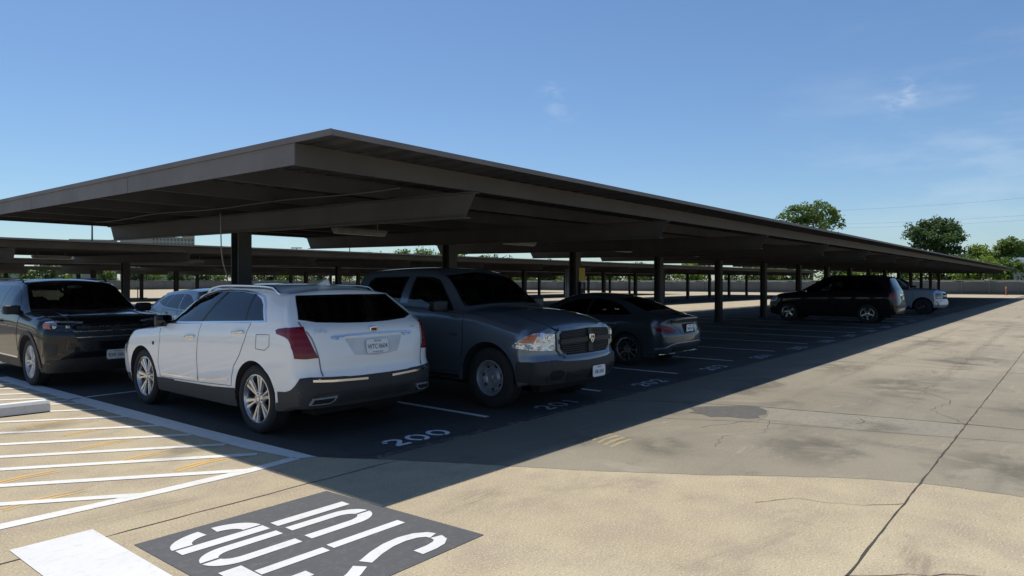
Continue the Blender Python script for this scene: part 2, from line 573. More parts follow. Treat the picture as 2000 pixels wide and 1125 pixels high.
class MB:
    """collects verts and faces of one mesh"""
    def __init__(self):
        self.v = []
        self.f = []

    def add(self, vs, fs):
        b = len(self.v)
        self.v += [tuple(v) for v in vs]
        self.f += [tuple(i + b for i in f) for f in fs]

    def box(self, x0, x1, y0, y1, z0, z1):
        self.add([(x0, y0, z0), (x1, y0, z0), (x1, y1, z0), (x0, y1, z0),
                  (x0, y0, z1), (x1, y0, z1), (x1, y1, z1), (x0, y1, z1)],
                 [(0, 3, 2, 1), (4, 5, 6, 7), (0, 1, 5, 4), (1, 2, 6, 5), (2, 3, 7, 6), (3, 0, 4, 7)])

    def hexa(self, p):
        self.add(p, [(0, 3, 2, 1), (4, 5, 6, 7), (0, 1, 5, 4), (1, 2, 6, 5), (2, 3, 7, 6), (3, 0, 4, 7)])

    def tube(self, pts, r, n=8, caps=True):
        pts = [Vector(p) for p in pts]
        rings = []
        up = Vector((0, 0, 1))
        for i, p in enumerate(pts):
            d = (pts[min(i + 1, len(pts) - 1)] - pts[max(i - 1, 0)]).normalized()
            a = d.cross(up)
            if a.length < 1e-3:
                a = d.cross(Vector((1, 0, 0)))
            a.normalize()
            b = d.cross(a)
            rr = r[i] if isinstance(r, (list, tuple)) else r
            rings.append([p + (a * math.cos(2 * math.pi * k / n) + b * math.sin(2 * math.pi * k / n)) * rr for k in range(n)])
        vs = [v for q in rings for v in q]
        fs = []
        for i in range(len(rings) - 1):
            for k in range(n):
                k2 = (k + 1) % n
                fs.append((i * n + k, i * n + k2, (i + 1) * n + k2, (i + 1) * n + k))
        if caps:
            fs.append(tuple(range(n - 1, -1, -1)))
            fs.append(tuple((len(rings) - 1) * n + k for k in range(n)))
        self.add(vs, fs)

    def poly(self, pts, z):
        """flat polygon facing up"""
        a = sum(pts[i][0] * pts[(i + 1) % len(pts)][1] - pts[(i + 1) % len(pts)][0] * pts[i][1] for i in range(len(pts)))
        if a < 0:
            pts = pts[::-1]
        self.add([(x, y, z) for x, y in pts], [tuple(range(len(pts)))])

    def ribbon(self, pts, w, z, jit=0.0):
        """a flat painted stroke along a polyline"""
        n = len(pts)
        L, Rr = [], []
        for i, p in enumerate(pts):
            a = pts[max(i - 1, 0)]
            b = pts[min(i + 1, n - 1)]
            d = Vector((b[0] - a[0], b[1] - a[1]))
            if d.length < 1e-9:
                d = Vector((1, 0))
            d.normalize()
            ww = (w[i] if isinstance(w, (list, tuple)) else w) / 2 + rng.uniform(-jit, jit)
            L.append((p[0] - d.y * ww, p[1] + d.x * ww, z))
            Rr.append((p[0] + d.y * ww, p[1] - d.x * ww, z))
        self.add(L + Rr, [(n + i, n + i + 1, i + 1, i) for i in range(n - 1)])

    def make(self, name, mat, parent=None, smooth=False):
        return obj(name, self.v, self.f, mat, parent, smooth)


def structure(o):
    o['kind'] = 'structure'
    return o


# ------------------------------------------------------------------ ground
ROWS = [5.16 + 18.5 * k for k in range(4)]           # front edge of each carport roof
X0, X1 = 3.73, 86.9                                   # near and far end of the carports
FENCE_X, FENCE_Y = 108.0, 150.0

g = MB()
g.poly([(-600, -600), (FENCE_X + 0.6, -600), (FENCE_X + 0.6, FENCE_Y + 0.6), (-600, FENCE_Y + 0.6)], 0.0)
ground = structure(g.make('ground', M['concrete']))
g = MB()
g.poly([(FENCE_X + 0.6, -600), (1500, -600), (1500, 1500), (FENCE_X + 0.6, 1500)], 0.0)
g.poly([(-900, FENCE_Y + 0.6), (FENCE_X + 0.6, FENCE_Y + 0.6), (FENCE_X + 0.6, 1500), (-900, 1500)], 0.0)
structure(g.make('grass_verge', M['grass']))

bound = [(4.19, 5.12), (4.47, 4.63), (4.81, 3.97), (5.18, 3.28), (5.6, 2.6), (6.17, 1.79), (6.45, 1.37), (6.60, 0.94), (6.66, 0.33),
         (6.75, -1.5), (6.6, -14)]
bb = []
for (x0, y0), (x1, y1) in zip(bound, bound[1:]):
    n = max(1, int(math.hypot(x1 - x0, y1 - y0) / 0.10))
    for i in range(n):
        t_ = i / n
        bb.append((x0 + (x1 - x0) * t_ + rng.uniform(-.014, .014), y0 + (y1 - y0) * t_ + rng.uniform(-.014, .014)))
bound = bb + [bound[-1]]
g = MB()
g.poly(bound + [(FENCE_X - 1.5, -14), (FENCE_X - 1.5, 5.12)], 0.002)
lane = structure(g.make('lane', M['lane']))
g = MB()
g.poly([(3.88, 5.62), (4.0, 5.4), (4.19, 5.12), (X1 - 1, 5.12), (X1 - 1, 17.3), (3.45, 17.3), (3.60, 12.2), (3.72, 8.5)], 0.002)
stalls = structure(g.make('stall_pavement', M['asphalt']))
for k in (1, 2, 3):
    g = MB()
    y = ROWS[k]
    g.poly([(X0 - 25, y - 0.4), (X1 - 1, y - 0.4), (X1 - 1, y + 12.4), (X0 - 25, y + 12.4)], 0.002)
    structure(g.make('stall_pavement', M['asphalt']))

# joints and cracks
def crack(pts, w, name='joint', mat='joint', z=0.0030, parent=ground, jit=0.010, step=0.14):
    q = []
    for (x0, y0), (x1, y1) in zip(pts, pts[1:]):
        n = max(1, int(math.hypot(x1 - x0, y1 - y0) / step))
        for i in range(n):
            t = i / n
            q.append((x0 + (x1 - x0) * t + rng.uniform(-jit, jit), y0 + (y1 - y0) * t + rng.uniform(-jit, jit)))
    q.append(pts[-1])
    m = MB()
    m.ribbon(q, [w * rng.uniform(0.5, 1.25) for _ in q], z)
    return m.make(name, M[mat], parent)


crack([(0.4, 1.02), (40, 1.03)], 0.016, jit=0.005)
crack([(-3, 4.94), (4.35, 4.94)], 0.012, jit=0.006)
crack([(8.35, 5.1), (8.7, 4.6), (9.18, 3.42), (9.45, 2.0), (9.62, 1.0), (9.9, -1.5)], 0.03, parent=lane)
crack([(7.6, 4.1), (8.2, 2.9), (8.62, 1.35), (8.95, 0.2), (9.2, -1.5)], 0.012, parent=lane)
crack([(7.45, 3.35), (7.9, 3.2), (8.34, 2.95), (8.5, 2.6)], 0.010, parent=lane, jit=0.05, step=0.12)
crack([(9.2, 2.05), (8.95, 1.98), (8.8, 2.03)], 0.012, parent=lane, jit=0.03, step=0.1)
crack([(9.62, 1.0), (10.4, 1.5), (11.3, 1.35), (12.2, 1.9), (13.0, 1.8)], 0.010, parent=lane, jit=0.04, step=0.12)
crack([(8.36, 2.9), (7.7, 2.7), (7.2, 3.0), (6.7, 2.85)], 0.007, parent=lane, jit=0.03, step=0.1)
crack([(5.9, 1.02), (5.6, 1.3), (5.5, 1.7), (5.2, 1.9)], 0.006, jit=0.02, step=0.08)
crack([(4.24, 1.02), (4.6, 0.6), (4.9, 0.1)], 0.006, jit=0.02, step=0.08)
for xx in (15.5, 21.8, 28.2, 34.4, 41, 48, 55):
    crack([(xx, 5.0), (xx + 0.3, -9)], 0.02, parent=lane, jit=0.05, step=0.6)
g = MB()
g.poly([(8.52, 4.0), (8.8, 3.85), (9.23, 3.36), (8.99, 3.13), (8.72, 3.05), (8.58, 3.10), (8.44, 3.02), (8.30, 3.12), (8.26, 3.35), (8.12, 3.52), (8.22, 3.68), (8.20, 3.86), (8.36, 3.84)], 0.0034)
g.make('asphalt_patch', M['patch'], lane)
g = MB()
g.poly([(9.16, 3.34), (9.42, 2.0), (9.58, 1.05), (8.75, 1.05), (8.45, 2.2), (8.36, 2.95), (8.6, 2.99), (8.96, 3.09)], 0.0026)
g.make('trench_fill', M['trench'], lane)
# a faint rubbed yellow mark in the lane
g = MB()
for i in range(4):
    yy = 3.66 + i * 0.10
    g.ribbon([(5.98 + 0.05 * i, yy), (6.25, yy + 0.03), (6.45 + 0.03 * i, yy + 0.02)], 0.05, 0.0032, 0.015)
g.make('old_yellow_mark', M['yellow_rub'], lane)

# stains, oil drips, scuffs and tyre marks
def mark(kind, x, y, lx, ly, rot, z, parent):
    c, s_ = math.cos(R(rot)), math.sin(R(rot))
    o = obj({'stain': 'dark_stain', 'oil': 'oil_stain', 'scuff': 'pale_scuff', 'tyre_mark': 'tyre_mark'}[kind],
            [(-lx / 2, -ly / 2, 0), (lx / 2, -ly / 2, 0), (lx / 2, ly / 2, 0), (-lx / 2, ly / 2, 0)], [(0, 1, 2, 3)], M[kind], parent)
    o.location = (x, y, z)
    o.rotation_euler = (0, 0, R(rot))
    return o


zs_ = 0.0042
for x, y, lx, ly, r_ in [(7.25, 2.05, 2.0, 1.5, 20), (7.8, 0.5, 2.2, 1.4, -30), (8.75, 1.9, 0.9, 1.3, 10), (12.6, 2.2, 3.5, 2.0, 15), (14.5, 3.6, 3.2, 1.4, 5), (17.5, 1.6, 4.5, 2.2, -8),
                         (11.2, 0.2, 2.6, 1.8, 25), (22, 3.0, 5, 2, 6), (26, 0.8, 6, 2.4, -5), (10.6, 3.9, 2.4, 0.9, 0), (6.4, 3.3, 1.2, 0.8, 30), (33, 2.4, 8, 2.6, 4)]:
    mark('stain', x, y, lx, ly, r_, zs_ + rng.uniform(0, .0003), lane)
for x, y, lx, ly, r_ in [(10.2, 2.6, 2.2, 0.5, 60), (11.5, 3.2, 2.5, 0.4, -25), (13.6, 1.4, 3.0, 0.5, 40), (9.9, 4.1, 1.6, 0.5, 70), (16, 3.0, 4, 0.6, -15), (19, 2.2, 4, 0.8, 20), (7.9, 2.9, 1.2, 0.5, 10), (6.6, 2.6, 0.9, 0.3, 80), (8.1, 1.3, 1.6, 0.5, -20), (24, 2.4, 6, 0.8, 10), (30, 1.6, 7, 1.0, -6)]:
    mark('scuff', x, y, lx, ly, r_, zs_ + 0.0006 + rng.uniform(0, .0003), lane)
for x, y, lx, ly, r_ in [(4.4, 0.62, 0.5, 0.3, 0), (4.75, 0.75, 0.7, 0.25, 20), (4.2, 0.45, 0.5, 0.22, 5), (2.2, 5.3, 1.2, 0.4, 0), (1.0, 7.2, 2.2, 1.2, 20), (3.2, 6.9, 1.3, 0.7, 40), (2.3, 9.2, 2.0, 0.8, 0), (3.9, 3.6, 1.0, 0.5, 15)]:
    mark('tyre_mark' if ly <= 0.5 else 'stain', x, y, lx, ly, r_, 0.0050 + rng.uniform(0, .0003), ground)
for y in (1.9, 3.3):
    mark('tyre_mark', 21, y, 30, 0.34, 0.6, 0.0058, lane)
for k in range(0, 20):
    for j in range(2):
        mark('oil', 5.05 + 2.6 * k + rng.uniform(-.5, .5), rng.uniform(6.4, 9.4), rng.uniform(.5, 1.3), rng.uniform(.4, 1.0), rng.uniform(0, 90), 0.0036 + rng.uniform(0, .0003), stalls)
    mark('scuff', 5.05 + 2.6 * k + rng.uniform(-.9, .9), rng.uniform(6, 10), rng.uniform(.6, 1.8), rng.uniform(.2, .5), rng.uniform(60, 120), 0.0040 + rng.uniform(0, .0003), stalls)

# hatched zone at the end of the row
Zp = 0.0040
g = MB()
g.poly([(3.66, 14.6), (3.70, 12.2), (3.75, 9.6), (3.79, 7.6), (3.87, 5.62), (3.71, 5.72), (3.60, 6.5), (3.55, 7.9), (3.50, 9.3), (3.48, 12.0), (3.44, 14.6)], Zp)
g.ribbon([(-4, 5.55), (0.2, 5.62), (1.4, 5.69), (2.45, 5.665), (3.2, 5.68), (3.72, 5.735)], 0.125, Zp, 0.004)
for k, yy in enumerate([6.13, 6.75, 7.47, 8.22, 9.07, 9.85, 10.55, 11.25, 11.92, 12.66, 13.4, 14.1]):
    x = 3.56
    pts = []
    while x > -5:
        y = yy + (3.6 - x) * 0.725
        pts.append((x, y))
        x -= 0.6
    g.ribbon(pts, 0.10, Zp + 0.0006, 0.004)
for k in range(1, 5):
    yy = 6.13 - 0.66 * k
    xs = 3.6 - (5.74 - yy) / 0.725
    g.ribbon([(xs - 0.03, 5.70), (xs - 1.5, 5.70 + 1.5 * 0.725), (xs - 4, 5.70 + 4 * 0.725)], 0.10, Zp + 0.0006, 0.004)
g.make('hatched_marking', M['white_line'], ground)
g = MB()
for x, y in [(2.76, 9.40), (2.85, 8.56), (2.78, 7.77), (1.85, 6.97), (1.77, 6.16), (2.8, 6.93), (3.1, 6.26), (0.7, 6.98), (0.8, 6.2), (1.2, 7.75), (1.6, 8.7)]:
    L = rng.uniform(0.45, 0.75)
    for j in (-0.035, 0.03):
        g.ribbon([(x - L * 0.45, y - L * 0.10 + j), (x, y + j + 0.02), (x + L * 0.5, y + L * 0.02 + j)], [0.03, 0.05, 0.02], 0.002, 0.008)
g.make('old_yellow_marking', M['yellow_old'], ground)
g = MB()
g.ribbon([(3.74, 11.12), (4.6, 11.14), (9, 11.16), (20, 11.2)], 0.07, 0.0040)
g.ribbon([(3.1, 10.93), (3.66, 11.1)], 0.06, Zp)
g.make('centre_line', M['faded_line'], stalls)

# stop bar, stop pad
g = MB()
g.poly([(1.30, 5.15), (1.77, 5.15), (1.80, 1.4), (1.36, 1.4)], Zp)
g.make('stop_bar', M['white_bar'], ground)
g = MB()
g.poly([(1.835, 4.645), (3.29, 4.65), (3.385, 3.04), (1.86, 3.02)], 0.0035)
pad = g.make('stop_pad', M['pad'], ground)


def arc(cx, cy, rx, ry, a0, a1, n=14):
    return [(cx + rx * math.cos(R(a0 + (a1 - a0) * i / n)), cy + ry * math.sin(R(a0 + (a1 - a0) * i / n))) for i in range(n + 1)]


def letter(polys, strokes=()):
    """letter coordinates: u to the reader's right (+Y), v up (towards -X)"""
    m = MB()
    for p in polys:
        m.poly([(3.20 - v, u) for u, v in p], 0.0065)
    for p, w in strokes:
        m.ribbon([(3.20 - v, u) for u, v in p], w, 0.0065)
    # ribbons mirrored by the axis swap face down: turn every face up
    m.f = [f if (Vector(m.v[f[1]]) - Vector(m.v[f[0]])).cross(Vector(m.v[f[2]]) - Vector(m.v[f[0]])).z > 0 else f[::-1] for f in m.f]
    return m.make('stop_letter', M['white_bar'], ground)


# P: split upright and the two halves of its bowl
letter([[(4.23, 0.0), (4.325, 0.0), (4.325, 0.60), (4.23, 0.60)],
        [(4.23, 0.66), (4.325, 0.66), (4.325, 1.25), (4.23, 1.25)],
        arc(4.345, 0.96, 0.20, 0.30, 90, 8)[:] + arc(4.345, 0.97, 0.10, 0.16, 8, 90),
        arc(4.345, 0.93, 0.20, 0.27, -4, -90)[:] + arc(4.345, 0.93, 0.10, 0.14, -90, -4)])
# O: four pieces
def o_piece(sx, sy):
    cx, cy = 4.01, 0.62
    rx, ry, w = 0.155, 0.20, 0.085
    pts = [(cx + sx * (rx - w), cy + sy * 0.035), (cx + sx * rx, cy + sy * 0.035)]
    yb = 0.62 - ry
    n = 8
    for i in range(n + 1):
        a = R(90 * i / n)
        u = rx * math.cos(a)
        pts.append((cx + sx * max(u, 0.012), cy + sy * (yb + ry * math.sin(a))))
    for i in range(n, -1, -1):
        a = R(90 * i / n)
        u = (rx - w) * math.cos(a)
        pts.append((cx + sx * max(u, 0.012), cy + sy * (yb - 0.03 + 0.12 * math.sin(a))))
    return pts


letter([o_piece(1, 1), o_piece(-1, 1), o_piece(1, -1), o_piece(-1, -1)])
letter([[(3.61, 0.0), (3.69, 0.0), (3.69, 0.59), (3.61, 0.59)], [(3.595, 0.63), (3.675, 0.63), (3.68, 1.09), (3.60, 1.09)],
        [(3.47, 1.10), (3.81, 1.10), (3.81, 1.24), (3.47, 1.24)]])
letter([], [([(3.41, 0.90), (3.41, 1.02), (3.38, 1.13), (3.32, 1.19), (3.285, 1.195)], 0.085),
            ([(3.255, 1.195), (3.20, 1.17), (3.15, 1.09), (3.135, 0.98), (3.15, 0.86), (3.20, 0.75), (3.26, 0.66)], 0.085),
            ([(3.285, 0.60), (3.345, 0.47), (3.385, 0.34), (3.395, 0.22), (3.375, 0.12), (3.33, 0.06), (3.285, 0.045)], 0.085),
            ([(3.255, 0.045), (3.20, 0.06), (3.165, 0.11), (3.15, 0.19), (3.15, 0.30)], 0.085)])

# stall lines and numbers
g = MB()
for k in range(0, 26):
    x = 6.36 + 2.6 * k
    if k < 8:
        g.ribbon([(x, 5.65), (x - 0.01, 8), (x - 0.02, 10.9)], 0.095, 0.0045, 0.003)
    else:
        g.ribbon([(x, 5.65), (x, 10.9)], 0.095, 0.0045)
for k in range(0, 26):
    x = 6.36 + 2.6 * k
    g.ribbon([(x, 11.5), (x, 16.9)], 0.095, 0.0045)
g.make('stall_lines', M['faded_line'], stalls)

GLYPH = {
    '0': [arc(0.5, 0.5, 0.40, 0.44, 75, 250, 12), arc(0.5, 0.5, 0.40, 0.44, 265, 430, 12)],
    '1': [[(0.5, 0.04), (0.5, 0.96)], [(0.32, 0.78), (0.44, 0.92)]],
    '2': [[(0.08, 0.66), (0.16, 0.74)], arc(0.48, 0.68, 0.36, 0.27, 140, -35, 10) + [(0.5, 0.28), (0.3, 0.14)], [(0.16, 0.05), (0.92, 0.05)]],
    '3': [arc(0.48, 0.72, 0.34, 0.23, 150, -70, 10), arc(0.48, 0.28, 0.38, 0.25, 70, -150, 10)],
    '4': [[(0.66, 0.04), (0.66, 0.22)], [(0.66, 0.34), (0.66, 0.95), (0.12, 0.28), (0.9, 0.28)]],
    '5': [[(0.85, 0.94), (0.25, 0.94), (0.2, 0.56)], arc(0.48, 0.32, 0.38, 0.28, 110, -150, 12)],
    '6': [arc(0.5, 0.3, 0.36, 0.26, 60, 400, 14), [(0.15, 0.42), (0.3, 0.75), (0.66, 0.95)]],
    '7': [[(0.1, 0.94), (0.88, 0.94)], [(0.85, 0.84), (0.35, 0.04)]],
    '8': [arc(0.5, 0.72, 0.30, 0.22, 80, 425, 14), arc(0.5, 0.27, 0.37, 0.24, 80, 425, 14)],
    '9': [arc(0.5, 0.7, 0.36, 0.26, 240, 580, 14), [(0.85, 0.6), (0.7, 0.25), (0.34, 0.05)]],
}
for k in range(0, 12):
    s = str(200 + k)
    cx = 5.05 + 2.58 * k
    w, h, gap = (0.25, 0.27, 0.055)
    m = MB()
    m.poly([(cx - 0.85, 5.27), (cx + 0.72, 5.27), (cx + 0.72, 5.70), (cx - 0.85, 5.70)], 0.0050)
    m.make('number_pad', M['black_pad'], stalls)
    m = MB()
    x = cx - 0.45
    for ch in s:
        for st in GLYPH[ch]:
            m.ribbon([(x + u * w, 5.345 + v * h) for u, v in st], 0.052, 0.0075)
        x += w + gap
    m.f = [f if (Vector(m.v[f[1]]) - Vector(m.v[f[0]])).cross(Vector(m.v[f[2]]) - Vector(m.v[f[0]])).z > 0 else f[::-1] for f in m.f]
    m.make('stall_number', M['number'] if k == 0 else M['old_number'], stalls)

# concrete wheel stop
m = MB()
def wheel_stop(m, x0, x1, y0, y1, h):
    b = 0.035
    pr = [(y0, 0.0), (y0 + 0.02, h - b), (y0 + b + 0.01, h), (y1 - b - 0.01, h), (y1 - 0.02, h - b), (y1, 0.0)]
    n = len(pr)
    xs = [(x0, 0.82), (x0 + 0.03, 1.0), (x1 - 0.03, 1.0), (x1, 0.82)]
    vs = []
    yc = (y0 + y1) / 2
    for x, s in xs:
        vs += [(x, yc + (y - yc) * (0.5 + 0.5 * s), z * s) for y, z in pr]
    fs = []
    for i in range(3):
        for k in range(n - 1):
            fs.append((i * n + k, (i + 1) * n + k, (i + 1) * n + k + 1, i * n + k + 1))
    fs.append(tuple(range(n)))
    fs.append(tuple(3 * n + k for k in range(n - 1, -1, -1)))
    m.add(vs, fs)


wheel_stop(m, -0.92, 0.92, -0.11, 0.11, 0.135)
ws = m.make('wheel_stop', M['curbwhite'])
ws.location = (2.12, 10.40, 0.012)
ws.rotation_euler = (0, 0, R(-4))
tag(ws, 'white painted concrete wheel stop lying on the striped zone', 'wheel stop')


# ------------------------------------------------------------------ carports
BAY = 5.2
NCOL = 16
COLX = [6.29 + BAY * k for k in range(NCOL)]
SLOPE = 0.0125


def i_beam_y(m, x, ya, yb, ya2, yb2, z0, h, wf=0.15, tf=0.014):
    """beam along Y with raked ends: ya..yb along the top, ya2..yb2 along the bottom"""
    def zz(y, base):
        return base + SLOPE * (y - ya)
    # web
    t = 0.006
    m.hexa([(x - t, ya2, zz(ya2, z0)), (x + t, ya2, zz(ya2, z0)), (x + t, yb2, zz(yb2, z0)), (x - t, yb2, zz(yb2, z0)),
            (x - t, ya, zz(ya, z0 + h)), (x + t, ya, zz(ya, z0 + h)), (x + t, yb, zz(yb, z0 + h)), (x - t, yb, zz(yb, z0 + h))])
    for (a, b, z) in ((ya2 - 0.03, yb2 + 0.03, z0 - tf), (ya, yb, z0 + h)):
        m.hexa([(x - wf / 2, a, zz(a, z)), (x + wf / 2, a, zz(a, z)), (x + wf / 2, b, zz(b, z)), (x - wf / 2, b, zz(b, z)),
                (x - wf / 2, a, zz(a, z + tf)), (x + wf / 2, a, zz(a, z + tf)), (x + wf / 2, b, zz(b, z + tf)), (x - wf / 2, b, zz(b, z + tf))])


def carport(y_edge, label, dz=0.0):
    """y_edge: front edge of the roof deck; parts are laid out from the near front corner"""
    root = thing('carport', label, 'carport', (0, y_edge, dz), 0, 'long brown steel carports')
    yF, yR = 0.61, 12.04           # front and rear fascia
    yc = 6.24                      # column line
    zf = 2.80                      # underside of the front fascia at y = yF

    def zs(y, base):
        return base + SLOPE * (y - yF)
    # deck: ribbed sheet running front to back
    vs, fs = [], []
    x = X0 - 0.015
    prof = []
    while x < X1 - 0.25:
        prof += [(x, 0.0), (x + 0.10, 0.0), (x + 0.13, 0.035), (x + 0.27, 0.035)]
        x += 0.30
    prof.append((X1 + 0.03, 0.0))
    ya, yb = 0.02, 12.64
    for (px, pz) in prof:
        vs += [(px, ya, zs(ya, 3.005) + pz), (px, yb, zs(yb, 3.005) + pz)]
    nb = len(vs)
    for (px, pz) in prof:
        vs += [(px, ya, zs(ya, 3.011) + pz), (px, yb, zs(yb, 3.011) + pz)]
    n = len(prof)
    for i in range(n - 1):
        a = 2 * i
        fs.append((a, a + 1, a + 3, a + 2))
        fs.append((nb + a, nb + a + 2, nb + a + 3, nb + a + 1))
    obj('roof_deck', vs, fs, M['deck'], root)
    # edge trim
    m = MB()
    for (a, b, yy0, yy1) in ((X0 - 0.018, X1 + 0.03, 0.0, 0.016), (X0 - 0.018, X1 + 0.03, 12.645, 12.66)):
        m.hexa([(a, yy0, zs(yy0, 3.004)), (b, yy0, zs(yy0, 3.004)), (b, yy1, zs(yy1, 3.004)), (a, yy1, zs(yy1, 3.004)),
                (a, yy0, zs(yy0, 3.058)), (b, yy0, zs(yy0, 3.058)), (b, yy1, zs(yy1, 3.058)), (a, yy1, zs(yy1, 3.058))])
    for xx in (X0 - 0.033, X1 + 0.031):
        m.hexa([(xx, -0.002, zs(0, 3.002)), (xx + 0.014, -0.002, zs(0, 3.002)), (xx + 0.014, 12.662, zs(12.66, 3.002)), (xx, 12.662, zs(12.66, 3.002)),
                (xx, -0.002, zs(0, 3.060)), (xx + 0.014, -0.002, zs(0, 3.060)), (xx + 0.014, 12.662, zs(12.66, 3.060)), (xx, 12.662, zs(12.66, 3.060))])
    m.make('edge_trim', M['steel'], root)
    # fascia channels on four sides
    for (a, b) in ((yF, yF + 0.012), (yR - 0.012, yR)):
        m = MB()
        m.hexa([(X0, a, zs(a, zf)), (X1, a, zs(a, zf)), (X1, b, zs(b, zf)), (X0, b, zs(b, zf)),
                (X0, a, zs(a, 3.003)), (X1, a, zs(a, 3.003)), (X1, b, zs(b, 3.003)), (X0, b, zs(b, 3.003))])
        c, d = (b, b + 0.06) if a == yF else (a - 0.06, a)
        m.hexa([(X0, c, zs(c, zf + 0.002)), (X1, c, zs(c, zf + 0.002)), (X1, d, zs(d, zf + 0.002)), (X0, d, zs(d, zf + 0.002)),
                (X0, c, zs(c, zf + 0.010)), (X1, c, zs(c, zf + 0.010)), (X1, d, zs(d, zf + 0.010)), (X0, d, zs(d, zf + 0.010))])
        # splice plates where the lengths of channel meet
        yo = a - 0.004 if a == yF else b + 0.0015
        for kx in range(1, 8):
            sx_ = X0 + 10.4 * kx
            m.hexa([(sx_ - .07, yo, zs(yF if a == yF else yR, zf + .012)), (sx_ + .07, yo, zs(yF if a == yF else yR, zf + .012)), (sx_ + .07, yo + .0025, zs(yF if a == yF else yR, zf + .012)), (sx_ - .07, yo + .0025, zs(yF if a == yF else yR, zf + .012)),
                    (sx_ - .07, yo, zs(yF if a == yF else yR, 2.985)), (sx_ + .07, yo, zs(yF if a == yF else yR, 2.985)), (sx_ + .07, yo + .0025, zs(yF if a == yF else yR, 2.985)), (sx_ - .07, yo + .0025, zs(yF if a == yF else yR, 2.985))])
        m.make('long_fascia', M['steel_shaded'], root)
    for xx, sg in ((X0 - 0.014, 1), (X1 + 0.002, -1)):
        m = MB()
        # joined from three lengths, with a narrow cover plate at each joint
        cuts = [yF - 0.006, 4.5, 8.4, yR + 0.006]
        for a, b in zip(cuts, cuts[1:]):
            a2, b2 = a + 0.002, b - 0.002
            m.hexa([(xx, a2, zs(a2, zf - 0.006)), (xx + 0.012, a2, zs(a2, zf - 0.006)), (xx + 0.012, b2, zs(b2, zf - 0.006)), (xx, b2, zs(b2, zf - 0.006)),
                    (xx, a2, zs(a2, 3.002)), (xx + 0.012, a2, zs(a2, 3.002)), (xx + 0.012, b2, zs(b2, 3.002)), (xx, b2, zs(b2, 3.002))])
        for a in cuts[1:-1]:
            m.hexa([(xx - 0.004, a - 0.06, zs(a, zf + 0.002)), (xx - 0.001, a - 0.06, zs(a, zf + 0.002)), (xx - 0.001, a + 0.06, zs(a, zf + 0.002)), (xx - 0.004, a + 0.06, zs(a, zf + 0.002)),
                    (xx - 0.004, a - 0.06, zs(a, 2.99)), (xx - 0.001, a - 0.06, zs(a, 2.99)), (xx - 0.001, a + 0.06, zs(a, 2.99)), (xx - 0.004, a + 0.06, zs(a, 2.99))])
        m.make('end_fascia', M['steel'], root)
    # purlins
    for yy in (2.2, 3.9, 5.6, 7.4, 9.1, 10.6):
        m = MB()
        for (a, b, z0, z1) in ((yy, yy + 0.006, zf + 0.004, 3.0), (yy + 0.006, yy + 0.06, zf + 0.004, zf + 0.012), (yy - 0.054, yy, 2.994, 3.0)):
            m.hexa([(X0 + 0.02, a, zs(a, z0)), (X1 - 0.02, a, zs(a, z0)), (X1 - 0.02, b, zs(b, z0)), (X0 + 0.02, b, zs(b, z0)),
                    (X0 + 0.02, a, zs(a, z1)), (X1 - 0.02, a, zs(a, z1)), (X1 - 0.02, b, zs(b, z1)), (X0 + 0.02, b, zs(b, z1))])
        m.make('purlin', M['steel_dark'], root)
    # beams and columns, one per bay
    bm_ = MB()
    i_beam_y(bm_, 0.0, yF + 0.02, yR - 0.02, yF + 0.20, yR - 0.20, 2.49, 0.292)
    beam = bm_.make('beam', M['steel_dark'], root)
    cm = MB()
    hz = 2.545
    cm.box(-0.125, 0.125, yc - 0.125, yc - 0.105, 0.025, hz)
    cm.box(-0.125, 0.125, yc + 0.105, yc + 0.125, 0.025, hz)
    cm.box(-0.008, 0.008, yc - 0.105, yc + 0.105, 0.025, hz)
    column = cm.make('column', M['column'], root)
    pm = MB()
    pm.box(-0.20, 0.20, yc - 0.20, yc + 0.20, 0.0045, 0.0249)
    for sx in (-1, 1):
        for sy in (-1, 1):
            pm.tube([(sx * 0.15, yc + sy * 0.15, 0.025), (sx * 0.15, yc + sy * 0.15, 0.06)], 0.016, 6)
    plate = pm.make('base_plate', M['column'], column)
    for k, cx in enumerate(COLX):
        if k == 0:
            b, c = beam, column
        else:
            b = beam.copy()
            COL.objects.link(b)
            b.parent = root
            c = copy_tree(column, root)
        b.location.x = cx
        c.location.x = cx
    return root


carport(ROWS[0], 'nearest brown steel carport, its roof corner jutting towards the sunlit lane', 0)
carport(ROWS[1], 'second brown carport, its roof edge seen just under the nearest roof', -0.10)
carport(ROWS[2], 'third brown carport, mostly hidden behind the second one', -0.14)
carport(ROWS[3], 'farthest brown carport, last before the open concrete and the fence', -0.2)

# tube light fixtures hung along the middle of each bay
fx = thing('light_fixture', '', 'light fixture', (0, 0, 0), 0, 'tube light fixtures under the carports')
m = MB()
m.hexa([(-0.62, -0.05, 0.0), (0.62, -0.05, 0.0), (0.62, 0.05, 0.0), (-0.62, 0.05, 0.0), (-0.62, -0.085, 0.06), (0.62, -0.085, 0.06), (0.62, 0.085, 0.06), (-0.62, 0.085, 0.06)])
m.make('diffuser', M['tube'], fx)
m = MB()
m.box(-0.64, 0.64, -0.095, 0.095, 0.0605, 0.11)
for sx in (-0.45, 0.45):
    m.tube([(sx, 0, 0.11), (sx, 0, 0.26)], 0.012, 6)
m.make('housing', M['lampbox'], fx)
ORD = ['first', 'second', 'third', 'fourth', 'fifth', 'sixth', 'seventh', 'eighth']
first = True
for row, who in ((0, 'nearest'), (1, 'second')):
    for k in range(6 if row == 0 else 8):
        f = fx if first else copy_tree(fx)
        first = False
        f['label'] = 'tube light fixture under the %s carport, in the %s bay from the near end' % (who, ORD[k])
        f.location = (8.89 + BAY * k, ROWS[row] + 6.24, 2.64 - 0.10 * row)

